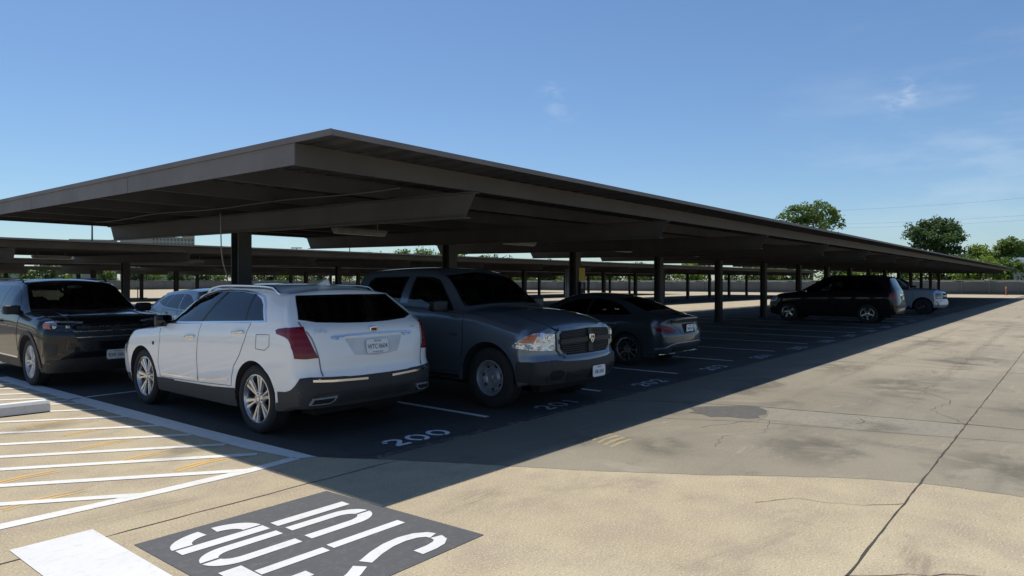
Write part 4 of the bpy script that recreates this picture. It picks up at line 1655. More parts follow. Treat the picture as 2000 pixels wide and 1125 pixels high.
        for ax in (0, 1):
            lo = min(p[ax] for p in pts)
            hi = max(p[ax] for p in pts)
            n = int((hi - lo) / grid)
            for k in range(1, n + 1):
                co = [0, 0, 0]
                co[ax] = lo + (hi - lo) * k / (n + 1)
                no = [0, 0, 0]
                no[ax] = 1
                bmesh.ops.bisect_plane(bm, geom=bm.verts[:] + bm.edges[:] + bm.faces[:], plane_co=co, plane_no=no, dist=1e-6)
        bmesh.ops.remove_doubles(bm, verts=bm.verts[:], dist=1e-5)
        nrm = {}
        out = Vector((0, 0, 0))
        for v in bm.verts:
            p, n = self.cast(axis, v.co.x, v.co.y)
            nrm[v] = n
            v.co = p + n * off
            out += n
        for f in bm.faces:
            f.normal_update()
        if sum((f.normal.dot(nrm[f.verts[0]]) * f.calc_area() for f in bm.faces)) < 0:
            bmesh.ops.reverse_faces(bm, faces=bm.faces[:])
        for f in bm.faces:
            f.smooth = smooth
        edges = [e for e in bm.edges if e.is_boundary]
        inner = {}
        for e in edges:
            for v in e.verts:
                if v not in inner:
                    inner[v] = bm.verts.new(v.co - nrm[v] * (off + depth))
        for e in edges:
            f0 = e.link_faces[0]
            lp = [l for l in f0.loops if l.edge == e][0]
            a, b = lp.vert, lp.link_loop_next.vert
            nf = bm.faces.new((b, a, inner[a], inner[b]))
            nf.smooth = False
            e.smooth = False
        return from_bm(name, bm, M[mat] if isinstance(mat, str) else mat, parent or self.root)

    def both(self, name, poly, mat, **kw):
        return [self.patch(name, 'L', poly, mat, **kw), self.patch(name, 'R', poly, mat, **kw)]

    def strip(self, name, axis, pts, w, mat, off=.003, parent=None, closed=False, step=.05, h=.0):
        """narrow ribbon following the body along a polyline (panel gaps, mouldings)"""
        if closed:
            pts = list(pts) + [pts[0]]
        q = []
        for a, b in zip(pts, pts[1:]):
            n = max(1, int(math.hypot(b[0] - a[0], b[1] - a[1]) / step))
            for i in range(n):
                t = i / n
                q.append((a[0] + (b[0] - a[0]) * t, a[1] + (b[1] - a[1]) * t))
        q.append(pts[-1])
        vs, fs = [], []
        n = len(q)
        for i in range(n):
            a, b = q[max(i - 1, 0)], q[min(i + 1, n - 1)]
            d = Vector((b[0] - a[0], b[1] - a[1]))
            if d.length < 1e-9:
                d = Vector((1, 0))
            d.normalize()
            for sg, up in ((-1, -.004), (-1, off), (1, off), (1, -.004)):
                p, nn = self.cast(axis, q[i][0] - d.y * w / 2 * sg, q[i][1] + d.x * w / 2 * sg)
                vs.append(p + nn * (up if up < 0 else up + h))
        for i in range(n - 1):
            for k in range(4):
                k2 = (k + 1) % 4
                fs.append((i * 4 + k, i * 4 + k2, i * 4 + 4 + k2, i * 4 + 4 + k))
        fs.append((0, 1, 2, 3))
        fs.append((n * 4 - 1, n * 4 - 2, n * 4 - 3, n * 4 - 4))
        o = obj(name, vs, fs, M[mat] if isinstance(mat, str) else mat, parent or self.root)
        bm = bmesh.new()
        bm.from_mesh(o.data)
        bmesh.ops.recalc_face_normals(bm, faces=bm.faces)
        bm.to_mesh(o.data)
        bm.free()
        return o

    def lump(self, name, axis, u, v, size, mat, parent=None, off=0.0, flat=0, rot=None):
        """small rounded solid fixed to the body (handles, mirror shells, emblems)"""
        p, n = self.cast(axis, u, v)
        bm = bmesh.new()
        bmesh.ops.create_cube(bm, size=1.0)
        bmesh.ops.bevel(bm, geom=bm.edges[:], offset=.22, segments=3, affect='EDGES', profile=.6)
        mt = Matrix.Diagonal((*size, 1))
        if rot:
            mt = Matrix.Rotation(rot[1], 4, rot[0]) @ mt
        bmesh.ops.transform(bm, matrix=Matrix.Translation(p + (Vector((flat * off, 0, 0)) if flat else n * off)) @ mt, verts=bm.verts[:])
        return from_bm(name, bm, M[mat] if isinstance(mat, str) else mat, parent or self.root, True)

    def plate(self, axis, x, z, lines, off=.012, tilt=0.0, w=.305, h=.152, y=None):
        p, n = self.cast(axis, x, z)
        if y is not None:
            p = Vector((x, y, z))
        bm = bmesh.new()
        bmesh.ops.create_cube(bm, size=1.0)
        bmesh.ops.transform(bm, matrix=Matrix.Diagonal((w, .006, h, 1)), verts=bm.verts[:])
        bmesh.ops.bevel(bm, geom=[e for e in bm.edges if abs(e.verts[0].co.y - e.verts[1].co.y) > .001], offset=.014, segments=3, affect='EDGES')
        o = from_bm('licence_plate', bm, M['plate'], self.root)
        o.location = p + Vector((0, -off if axis == 'B' else off, 0))
        o.rotation_euler = (tilt, 0, 0 if axis == 'B' else math.pi)
        for txt, size, dz, sx in lines:
            t = text_mesh('plate_lettering', txt, size, M['plate_ink'], o, sx)
            t.location = (0, -.0042, dz)
            t.rotation_euler = (math.pi / 2, 0, 0)
        return o


def text_mesh(name, txt, size, mat, parent, sx=1.0, ext=.0006, bold=.0):
    cu = bpy.data.curves.new(name, 'FONT')
    cu.body = txt
    cu.size = size
    cu.align_x = 'CENTER'
    cu.align_y = 'CENTER'
    cu.extrude = ext
    cu.offset = bold
    cu.resolution_u = 3
    to = bpy.data.objects.new('tmp_text', cu)
    COL.objects.link(to)
    bpy.context.view_layer.update()
    me = bpy.data.meshes.new_from_object(to.evaluated_get(bpy.context.evaluated_depsgraph_get()))
    bpy.data.objects.remove(to)
    me.name = name
    me.materials.clear()
    me.materials.append(mat)
    o = bpy.data.objects.new(name, me)
    COL.objects.link(o)
    o.parent = parent
    o.scale = (sx, 1, 1)
    return o


# ------------------------------------------------------------------ wheels: outer face towards +x, axle on x
def lathe(prof, n=40):
    vs, fs = [], []
    for i in range(n):
        a = 2 * math.pi * i / n
        for (x, r) in prof:
            vs.append((x, r * math.cos(a), r * math.sin(a)))
    m = len(prof)
    for i in range(n):
        j = (i + 1) % n
        for k in range(m - 1):
            fs.append((i * m + k, i * m + k + 1, j * m + k + 1, j * m + k))
    return vs, fs


def make_wheel(parent, R_, rim, wd, style, rim_mat, loc, side, back_mat='trim'):
    w = bpy.data.objects.new('wheel', None)
    COL.objects.link(w)
    w.parent = parent
    w.location = loc
    w.rotation_euler = (R(rng.uniform(0, 70)), 0, 0) if side > 0 else (R(rng.uniform(0, 70)), 0, math.pi)
    h = wd / 2
    prof = [(h - .035, rim - .006), (h - .012, rim + .004), (h - .002, rim + .03), (h, rim + (R_ - rim) * .5), (h - .012, R_ - .022), (h - .035, R_ - .004)]
    # tread grooves
    k = 5
    for i in range(k):
        a = h - .045 - (wd - .09) * i / k
        b = h - .045 - (wd - .09) * (i + 1) / k
        prof += [(a, R_), (b + .008, R_), (b + .006, R_ - .008), (b + .001, R_ - .008)]
    prof += [(-h + .035, R_ - .004), (-h + .012, R_ - .022), (-h, rim + (R_ - rim) * .5), (-h + .012, rim)]
    v, f = lathe(prof, 48)
    obj('tyre', v, f, M['rubber'], w, True)
    m = MB()
    v, f = lathe([(h - .030, rim + .002), (h - .016, rim + .001), (h - .014, rim - .012), (h - .03, rim - .020), (h - .075, rim - .03), (-h + .03, rim - .035)], 48)
    m.add(v, f)

    def bar(a, r0, r1, w0, w1, x0, x1, th=.022, skew=0.0):
        c, s_ = math.cos(a), math.sin(a)
        c2, s2 = math.cos(a + skew), math.sin(a + skew)
        p = []
        for (rr, ww, xx, cc, ss) in ((r0, w0, x0, c, s_), (r1, w1, x1, c2, s2)):
            for (t, dx) in ((-1, -th), (1, -th), (.62, 0), (-.62, 0)):
                p.append((xx + dx, rr * cc - t * ww / 2 * ss, rr * ss + t * ww / 2 * cc))
        m.add(p, [(3, 2, 1, 0), (4, 5, 6, 7), (0, 1, 5, 4), (1, 2, 6, 5), (2, 3, 7, 6), (3, 0, 4, 7)])
    xo = h - .022
    if style == 'twin6' or style == 'twin5' or style == 'multi10':
        n = {'twin6': 6, 'twin5': 5, 'multi10': 10}[style]
        for i in range(n):
            a = 2 * math.pi * i / n
            if style == 'multi10':
                bar(a, .05, rim - .014, .03, .034, xo - .02, xo, skew=.07)
            else:
                d = .155 if style == 'twin6' else .17
                bar(a - .10, .055, rim - .012, .030, .066, xo - .026, xo - .004, skew=-d + .10)
                bar(a + .10, .055, rim - .012, .026, .040, xo - .026, xo - .004, skew=d - .10)
        v, f = lathe([(xo - .012, 0.0), (xo - .012, .03), (xo - .02, .034), (xo - .024, .075), (xo - .06, .085)], 24)
        m.add(v, f)
        for i in range(5 if style != 'twin6' else 6):
            a = 2 * math.pi * (i + .5) / (5 if style != 'twin6' else 6)
            m.tube([(xo - .03, .057 * math.cos(a), .057 * math.sin(a)), (xo - .010, .057 * math.cos(a), .057 * math.sin(a))], .010, 6)
    elif style == 'five':
        for i in range(5):
            a = 2 * math.pi * i / 5
            bar(a, .05, rim - .012, .10, .085, xo - .02, xo - .002, .03)
        v, f = lathe([(xo - .010, 0.0), (xo - .010, .04), (xo - .024, .08), (xo - .06, .085)], 24)
        m.add(v, f)
    else:
        # pressed steel disc with a raised centre
        v, f = lathe([(xo - .012, 0.0), (xo - .012, .034), (xo - .018, .042), (xo - .050, .048), (xo - .052, .082), (xo - .040, .098), (xo - .072, .125), (xo - .062, .150), (xo - .058, .178), (xo - .085, .195), (xo - .09, rim - .02)], 48)
        m.add(v, f)
        for i in range(5):
            a = 2 * math.pi * i / 5
            m.tube([(xo - .06, .066 * math.cos(a), .066 * math.sin(a)), (xo - .030, .066 * math.cos(a), .066 * math.sin(a))], .012, 6)
    nf = len(m.f)
    if style == 'steel':
        for i in range(7):
            a = 2 * math.pi * i / 7
            pts = []
            for k in range(12):
                t = 2 * math.pi * k / 12
                rr = .163 + .026 * math.sin(t)
                aa = a + .17 * math.cos(t)
                pts.append((xo - .0565 - abs(rr - .165) * .15, rr * math.cos(aa), rr * math.sin(aa)))
            m.add(pts, [tuple(range(12))])
    o = obj('rim', m.v, m.f, None, w, mats=[M[rim_mat], M['under']], midx=[0] * nf + [1] * (len(m.f) - nf))
    for p in o.data.polygons:
        p.use_smooth = len(p.vertices) == 4
    try:
        o.data.set_sharp_from_angle(angle=R(35))
    except Exception:
        pass
    if style != 'steel':
        bm_ = MB()
        v, f = lathe([(xo - .085, 0.0), (xo - .085, rim * .66), (xo - .10, rim * .68), (xo - .10, rim - .03)], 32)
        bm_.add(v, f)
        bm_.make('brake_disc', M[back_mat], w)
    return w


def wheels(car, rad, rim, wd, style, mat, back='trim'):
    xm = car.xm()
    for yc, _, _ in car.sp['arches']:
        for sg in (-1, 1):
            make_wheel(car.root, rad, rim, wd, style, mat, (sg * (xm - .035 - wd / 2), yc, rad), sg, back)


def arcp(yc, zc, r, a0, a1, n=12):
    return [(yc + r * math.cos(R(a0 + (a1 - a0) * i / n)), zc + r * math.sin(R(a0 + (a1 - a0) * i / n))) for i in range(n + 1)]


def mirror(car, u, v, size, shell, face, out=.10, arm='trim', parent=None):
    """door mirrors with a face that looks backwards"""
    for axis, sg in (('L', -1), ('R', 1)):
        p, n = car.cast(axis, u, v)
        root = car.lump('mirror', axis, u, v, size, shell, parent, off=out, flat=sg)
        bm = bmesh.new()
        bmesh.ops.create_cube(bm, size=1.0)
        bmesh.ops.bevel(bm, geom=bm.edges[:], offset=.2, segments=2, affect='EDGES')
        c = p + Vector((sg * out, 0, 0))
        bmesh.ops.transform(bm, matrix=Matrix.Translation(c + Vector((0, -size[1] * .46, 0))) @ Matrix.Diagonal((size[0] * .9, size[1] * .2, size[2] * .86, 1)), verts=bm.verts[:])
        from_bm('mirror_glass', bm, M[face], root, True)
        m = MB()
        m.tube([p - n * .02 + Vector((0, 0.0, -.03)), p + Vector((sg * (out - .02), 0, -size[2] * .3))], .022, 8)
        m.make('mirror_arm', M[arm], root, True)


def roof_rails(car, y0, y1, mat, x_in=.015, lift=.035, r=.016):
    for sg in (-1, 1):
        pts = []
        n = 26
        for i in range(n + 1):
            y = y0 + (y1 - y0) * i / n
            wv = float(pchip(car.sp['wr'], np.array([y]))[0]) - x_in
            p, nn = car.cast('T', sg * wv, y)
            e = min(i, n - i) / n
            k = min(1, e / .07)
            pts.append(p + Vector((0, 0, -0.012 + (lift + .012) * (k * k * (3 - 2 * k)))))
        m = MB()
        m.tube(pts, r, 8)
        m.make('roof_rail', M[mat], car.root, True)
    return


# ================================================================== 1. white crossover
t = thing('suv', 'white crossover parked tail out in stall 200, red tail lamps and white plate', 'car', (4.945, 8.44, 0), 0, None)
c = Car(t, dict(dark_below=.405, dark_zones=[(-3, -2.12, .53)],
    yr=-2.45, yf=2.36,
    W=[(-2.45, .935), (-1.9, .948), (-1.2, .952), (1.2, .952), (1.8, .945), (2.36, .90)],
    roof=[(-2.45, 1.580), (-2.1, 1.595), (-1.6, 1.630), (-1.0, 1.655), (-.4, 1.660), (0.05, 1.615), (.5, 1.40), (.98, 1.14), (1.12, 1.11), (1.6, 1.07), (2.0, 1.0), (2.25, .92), (2.36, .87)],
    belt=[(-2.45, 1.225), (-1.85, 1.235), (-1, 1.205), (0, 1.165), (.8, 1.115), (1.1, 1.065), (1.6, 1.02), (2.0, .95), (2.36, .83)],
    crown=[(-2.45, .045), (-1.5, .06), (0, .065), (.5, .05), (1.0, .03), (2.36, .03)],
    wr=[(-2.45, .665), (-1.8, .69), (-1.0, .70), (-.4, .70), (.05, .69), (.5, .74), (.98, .80), (1.3, .80), (2.36, .70)],
    low=[(-2.45, .36), (-1.9, .30), (-1.2, .25), (1.2, .25), (2.36, .28)],
    arches=[(-1.43, .425, .385), (1.43, .425, .385)],
    offF=[(.2, -.16), (.5, -.02), (.7, 0), (.85, -.08), (.95, -.2)], bowF=.16, rF=.16, LF=.7,
    offR=[(.2, .10), (.36, .05), (.52, 0), (.68, .0), (.72, .045), (.9, .055), (1.1, .10), (1.19, .15), (1.24, .25), (1.32, .36), (1.5, .60), (1.57, .67), (1.66, .72)], bowR=.10, rR=.13, LR=1.3),
    M['white_paint'])
wheels(c, .382, .272, .235, 'twin6', 'alloy')
# glass
fg = [(.85, 1.150), (.60, 1.278), (.30, 1.415), (.0, 1.505), (-.25, 1.548), (-.49, 1.562), (-.17, 1.195)]
rg = [(-.235, 1.200), (-.565, 1.562), (-.85, 1.558), (-1.13, 1.536), (-1.19, 1.238)]
qg = [(-1.225, 1.24), (-1.165, 1.532), (-1.32, 1.48), (-1.42, 1.42), (-1.57, 1.255)]
for nm, pl in (('window', fg), ('window', rg), ('window', qg)):
    c.both(nm, pl, 'glass', off=.003)
c.both('door_pillar', [(-.17, 1.195), (-.49, 1.562), (-.565, 1.562), (-.235, 1.2)], 'trim', off=.0025)
c.both('door_pillar', [(-1.19, 1.238), (-1.13, 1.545), (-1.165, 1.54), (-1.225, 1.24)], 'trim', off=.0025)
for ax in 'LR':
    c.strip('window_trim', ax, [(.90, 1.140), (-.2, 1.183), (-1.2, 1.226), (-1.60, 1.242), (-1.635, 1.247)], .020, 'chrome', .006)
    c.strip('window_trim', ax, [(-1.625, 1.245), (-1.46, 1.425), (-1.35, 1.505), (-1.14, 1.548), (-.85, 1.570), (-.5, 1.574), (-.25, 1.560), (.0, 1.518), (.3, 1.428), (.6, 1.290), (.92, 1.138)], .018, 'chrome', .006)
    c.strip('sill_moulding', ax, [(.86, .475), (.3, .485), (-.13, .50)], .020, 'chrome', .008)
    c.strip('sill_moulding', ax, [(-.17, .502), (-.5, .52), (-.88, .555)], .020, 'chrome', .008)
# doors and gaps
fd = [(.93, 1.125), (.86, .95), (.89, .78), (.93, .62), (.90, .43), (-.135, .455), (-.145, .75), (-.185, 1.04), (-.20, 1.175)]
rd = [(-.20, 1.178), (-.185, 1.04), (-.15, .75), (-.142, .455), (-.93, .485), (-.955, .58), (-1.02, .72), (-1.16, .86), (-1.27, 1.04), (-1.33, 1.222)]
for side, pl, hd in (('L', fd, (.02, 1.005)), ('L', rd, (-1.125, 1.105)), ('R', fd, (.02, 1.005)), ('R', rd, (-1.125, 1.105))):
    d = c.patch('door', side, pl, M['white_paint'], off=.0018, grid=.06)
    c.strip('door_gap', side, pl, .008, 'seam_light', .0032, parent=d, closed=True)
    c.lump('door_handle', side, hd[0], hd[1], (.022, .235, .030), 'chrome', d, .016, rot=('X', R(-4)))
    c.lump('handle_recess', side, hd[0] + .01, hd[1] - .022, (.006, .17, .055), M['white_paint'], d, .001)
fu = [(-1.50, 1.10), (-1.76, 1.11), (-1.765, .99), (-1.68, .94), (-1.50, .945)]
c.strip('fuel_flap', 'L', fu, .007, 'seam_light', .003, closed=True)
# black lower cladding
sill = [(1.003, .25), (1.003, .405), (-.5, .435), (-1.005, .465), (-1.005, .25)]
c.both('sill_cladding', sill, 'trim_grey', off=.006)
rb_ = arcp(-1.43, .385, .43, 180 - 18, 180 + 12, 6)
c.patch('rear_cladding', 'B', [(-.75, .41), (-.75, .680), (-.3, .668), (.3, .668), (.75, .680), (.75, .41)], 'trim_grey', off=.008, grid=.05)
c.patch('diffuser_panel', 'B', [(-.52, .41), (-.48, .50), (.48, .50), (.52, .41)], 'trim', off=.012, grid=.05)
for sg in (-1, 1):
    c.strip('bumper_strip', 'B', [(sg * .80, .653), (sg * .6, .640), (sg * .17, .627)], .024, 'chrome', .012)
    c.strip('bumper_strip', 'B', [(sg * .80, .42), (sg * .78, .485), (sg * .72, .505), (sg * .50, .515), (0, .517)], .012, 'trim', .016)
    ex = [(sg * .80, .475), (sg * .55, .485), (sg * .57, .445), (sg * .62, .412), (sg * .82, .408)]
    e = c.patch('exhaust_tip', 'B', ex, 'silver_wheel', off=.030, depth=.03)
    c.patch('exhaust_bore', 'B', [(sg * .785, .464), (sg * .575, .472), (sg * .59, .448), (sg * .63, .424), (sg * .80, .420)], 'under', off=.033, parent=e)
# tail lamps
for sg, ax in ((-1, 'L'), (1, 'R')):
    c.patch('tail_light', 'B' + ax, [(.665, 1.160), (.70, 1.178), (.80, 1.193), (.975, 1.200), (1.04, 1.08), (1.135, .885), (1.02, .876), (.905, .882), (.885, .96), (.865, 1.03), (.835, 1.075), (.79, 1.10), (.68, 1.126)], 'tail', off=.010, grid=.03)
    c.patch('rear_cladding', 'B' + ax, [(.690, .39), (.685, .515), (.79, .525), (.86, .552), (.92, .61), (.965, .68), (1.06, .688), (1.25, .678), (1.25, .40), (.95, .39)], 'trim_grey', off=.007, grid=.04)
# tailgate
gl = c.patch('rear_window', 'B', [(-.635, 1.525), (0, 1.530), (.635, 1.525), (.72, 1.38), (.785, 1.275), (.62, 1.242), (.3, 1.226), (0, 1.221), (-.3, 1.226), (-.62, 1.242), (-.785, 1.275), (-.72, 1.38)], 'glass', off=.004, grid=.05)
c.strip('tailgate_gap', 'B', [(-.80, 1.25), (-.815, 1.20), (-.765, 1.09), (-.715, .885), (-.69, .69)], .011, 'seam_light', .004)
c.strip('tailgate_gap', 'B', [(.80, 1.25), (.815, 1.20), (.765, 1.09), (.715, .885), (.69, .69)], .011, 'seam_light', .004)
c.patch('plate_recess', 'B', [(-.40, 1.065), (.40, 1.065), (.30, .885), (.0, .865), (-.30, .885)], simple('recess_white', (.62, .63, .64), .4), off=.002)
c.strip('tailgate_bar', 'B', [(-.56, 1.085), (-.3, 1.096), (0, 1.10), (.3, 1.096), (.56, 1.085)], .016, 'chrome', .020)
for sg in (-1, 1):
    c.patch('reversing_lamp', 'B', [(sg * .56, 1.072), (sg * .40, 1.082), (sg * .44, 1.055), (sg * .52, 1.055)], 'headlamp', off=.008)
c.strip('crease', 'B', [(-.42, .872), (0, .852), (.42, .872)], .014, M['white_paint'], .010)
c.plate('B', 0.0, .965, [('TEXAS', .030, .056, 1.2), ('WTC\u00b70604', .075, -.006, .80), ('THE LONE STAR STATE', .014, -.063, 1.0)], off=.018, tilt=R(-6))
em = c.lump('emblem', 'B', 0.0, 1.148, (.105, .018, .062), 'chrome', None, .006)
m = MB()
p, n = c.cast('B', 0, 1.148)
for i, (x0, x1, mm) in enumerate(((-.036, -.012, 0), (-.006, .012, 1), (.016, .036, 0))):
    m.box(x0, x1, p.y - .0185, p.y - .0155, 1.132, 1.166)
m.make('emblem_field', M['tail'], em)
for txt, x, z, sz in (('XT5', -.66, 1.150, .055), ('AWD', .62, 1.140, .028)):
    tm = text_mesh('badge', txt, sz, M['chrome'], t, 1.5, .003)
    p, n = c.cast('B', x, z)
    tm.location = p + n * .016
    tm.rotation_euler = (R(78), 0, R(-9) if x < 0 else R(9))
mirror(c, .80, 1.17, (.20, .10, .15), 'trim', 'glass', .12)
for ax_, sg_ in (('L', -1), ('R', 1)):
    c.lump('mirror_cap', ax_, .855, 1.178, (.205, .10, .125), M['white_paint'], None, .12, flat=sg_)
roof_rails(c, -1.55, .12, 'chrome')
c.patch('roof_glass', 'T', [(-.52, -.9), (.52, -.9), (.52, -.05), (-.52, -.05)], 'glass', off=.003)
c.strip('roof_gap', 'T', [(-.62, -1.64), (.62, -1.64)], .010, 'seam_light', .003)
c.patch('windscreen', 'F', [(-.76, 1.16), (.76, 1.16), (.66, 1.58), (-.66, 1.58)], 'glass', off=.003)
# fin aerial
m = MB()
p, n = c.cast('T', 0, -1.38)
vs = [(p.x - .04, -1.48, p.z - .004), (p.x + .04, -1.48, p.z - .004), (p.x + .035, -1.28, p.z), (p.x - .035, -1.28, p.z), (p.x - .006, -1.49, p.z + .065), (p.x + .006, -1.49, p.z + .065), (p.x + .006, -1.43, p.z + .07), (p.x - .006, -1.43, p.z + .07)]
m.hexa(vs)
m.make('roof_aerial', M['white_paint'], t, True)
for sg, ax in ((-1, 'L'), (1, 'R')):
    c.patch('headlight', ax, [(2.08, .93), (1.82, .945), (1.88, .80), (2.02, .66), (2.12, .68)], 'headlamp', off=.006, grid=.04)
c.patch('grille', 'F', [(-.42, .80), (.42, .80), (.36, .48), (-.36, .48)], 'trim', off=.006)
c.lump('fender_badge', 'L', 1.06, .865, (.006, .05, .045), 'trim_grey', None, .003)

c.open_windows()
c.cabin(.78, -.22, -1.05, .62, 1.16)

# ================================================================== 2. black SUV facing the camera
t = thing('suv', 'black SUV facing out at the left edge, silver wheels and orange lamp corner', 'car', (4.53, 14.56, 0), math.pi)
c = Car(t, dict(dark_below=.38,
    yr=-2.6, yf=2.42,
    W=[(-2.6, .95), (-2.0, .99), (1.7, 1.0), (2.1, .985), (2.42, .955)],
    roof=[(-2.6, 1.62), (-2.1, 1.69), (-1.2, 1.735), (-.1, 1.735), (.28, 1.70), (.70, 1.46), (1.08, 1.23), (1.22, 1.19), (1.8, 1.155), (2.2, 1.10), (2.36, 1.045), (2.42, .99)],
    belt=[(-2.6, 1.2), (-1, 1.185), (.8, 1.165), (1.2, 1.125), (1.8, 1.075), (2.2, 1.02), (2.42, .955)],
    crown=[(-2.6, .06), (0, .06), (.7, .05), (1.1, .03), (1.8, .03), (2.42, .02)],
    wr=[(-2.6, .66), (-1, .72), (.2, .70), (.7, .76), (1.1, .82), (1.6, .83), (2.42, .80)],
    low=[(-2.6, .36), (-1.8, .28), (1.7, .26), (2.42, .24)],
    arches=[(-1.51, .43, .39), (1.51, .43, .39)],
    offF=[(.2, -.14), (.4, -.03), (.55, 0), (.8, 0), (.95, -.03), (1.05, -.10)], bowF=.14, rF=.20, LF=.55,
    offR=[(.3, .04), (.6, 0), (1.0, .03), (1.3, .15), (1.6, .35)], bowR=.10, rR=.13, LR=1.0),
    M['black_paint'])
wheels(c, .385, .262, .245, 'twin5', 'silver_wheel')
c.patch('windscreen', 'F', [(-.82, 1.215), (-.4, 1.195), (0, 1.19), (.4, 1.195), (.82, 1.215), (.675, 1.665), (0, 1.70), (-.675, 1.665)], 'glass_clear', off=.003, grid=.06)
wf = [(.86, 1.18), (.42, 1.52), (.15, 1.60), (-.10, 1.605), (-.12, 1.19)]
wr2 = [(-.17, 1.19), (-.15, 1.605), (-.95, 1.605), (-1.0, 1.20)]
wq = [(-1.06, 1.205), (-1.02, 1.60), (-1.75, 1.56), (-2.0, 1.23)]
for pl in (wf, wr2, wq):
    c.both('window', pl, 'glass', off=.003)
fd = [(1.03, 1.12), (.95, .75), (1.0, .42), (-.14, .42), (-.14, 1.165)]
rd = [(-.15, 1.165), (-.15, .42), (-1.0, .45), (-1.12, .75), (-1.10, 1.18)]
for side in 'LR':
    for pl, hd in ((fd, (.06, 1.0)), (rd, (-.90, 1.02))):
        d = c.patch('door', side, pl, M['black_paint'], off=.0018)
        c.strip('door_gap', side, pl, .008, 'seam', .003, parent=d, closed=True)
        c.lump('door_handle', side, hd[0], hd[1], (.03, .24, .03), M['black_paint'], d, .02)
    for yc in (1.51, -1.51):
        c.strip('arch_trim', side, arcp(yc, .39, .472, 190, -10, 24), .066, 'trim_grey', .012)
    c.patch('sill_cladding', side, [(1.0, .26), (1.0, .40), (-1.0, .40), (-1.0, .26)], 'trim_grey', off=.008)
    c.strip('sill_moulding', side, [(.95, .43), (-.98, .43)], .025, 'chrome', .012)
# front face
for sg in (-1, 1):
    ax = 'F' + ('L' if sg < 0 else 'R')
    # u on the corner: (y - |x|) / sqrt 2
    h_ = c.patch('headlight', ax, [(.80, 1.035), (.98, 1.050), (1.12, 1.045), (1.32, 1.022), (1.29, .955), (1.25, .898), (1.08, .905), (.83, .935), (.79, .98)], 'headlamp_dark', off=.010, grid=.03)
    c.strip('lamp_strip', ax, [(.81, 1.026), (.98, 1.038), (1.12, 1.034), (1.30, 1.014)], .018, 'headlamp', .014, parent=h_)
    c.patch('side_marker', ax, [(.80, 1.015), (.89, 1.02), (.96, .935), (.84, .945), (.80, .98)], 'amber', off=.015, grid=.03, parent=h_)
    for xx in (.83, .67):
        c.lump('lamp_projector', 'F', sg * xx, .965, (.06, .03, .05), 'headlamp', h_, .004)
    c.patch('air_intake', 'F', [(sg * .95, .72), (sg * .80, .70), (sg * .82, .52), (sg * .95, .50)], 'trim', off=.006, parent=None)
g_ = c.patch('grille', 'F', [(-.52, 1.0), (.52, 1.0), (.60, .88), (.55, .72), (-.55, .72), (-.60, .88)], 'trim', off=.006, grid=.05)
for z, w_ in ((.945, .54), (.875, .60), (.785, .57)):
    c.strip('grille_bar', 'F', [(-w_, z), (0, z), (w_, z)], .022, 'trim_grey', .014, parent=g_)
    c.strip('grille_line', 'F', [(-w_, z + .012), (0, z + .012), (w_, z + .012)], .009, 'alloy', .020, parent=g_)
c.lump('emblem', 'F', 0, .91, (.15, .015, .06), 'trim_grey', None, .02)
c.patch('lower_bumper', 'F', [(-.93, .44), (-.6, .47), (.6, .47), (.93, .44), (.93, .26), (-.93, .26)], 'trim_grey', off=.008, grid=.06)
c.plate('F', 0, .50, [('TEXAS', .030, .052, 1.2), ('RXK\u00b73661', .075, -.010, .80)], off=.02)
c.patch('cowl', 'F', [(-.80, 1.212), (0, 1.185), (.80, 1.212), (.80, 1.196), (0, 1.170), (-.80, 1.196)], 'trim', off=.008)
for sg in (-1, 1):
    c.strip('bonnet_gap', 'T', [(sg * .83, 1.15), (sg * .84, 1.7), (sg * .80, 2.1)], .008, 'seam', .003)
    c.strip('bonnet_crease', 'T', [(sg * .50, 1.2), (sg * .56, 1.7), (sg * .58, 2.15)], .06, M['black_paint'], .010)
mirror(c, .88, 1.21, (.24, .14, .15), 'trim', 'chrome', .14)
roof_rails(c, -2.0, .15, 'trim', .03, .05)
c.patch('tail_light', 'B', [(-.93, 1.05), (-.6, 1.05), (-.6, .92), (-.93, .92)], 'tail', off=.008)
c.patch('tail_light', 'B', [(.93, 1.05), (.6, 1.05), (.6, .92), (.93, .92)], 'tail', off=.008)
c.patch('rear_window', 'B', [(-.72, 1.55), (.72, 1.55), (.82, 1.25), (-.82, 1.25)], 'glass', off=.004)

c.open_windows()
c.cabin(.86, -.05, -.95, .64, 1.20)

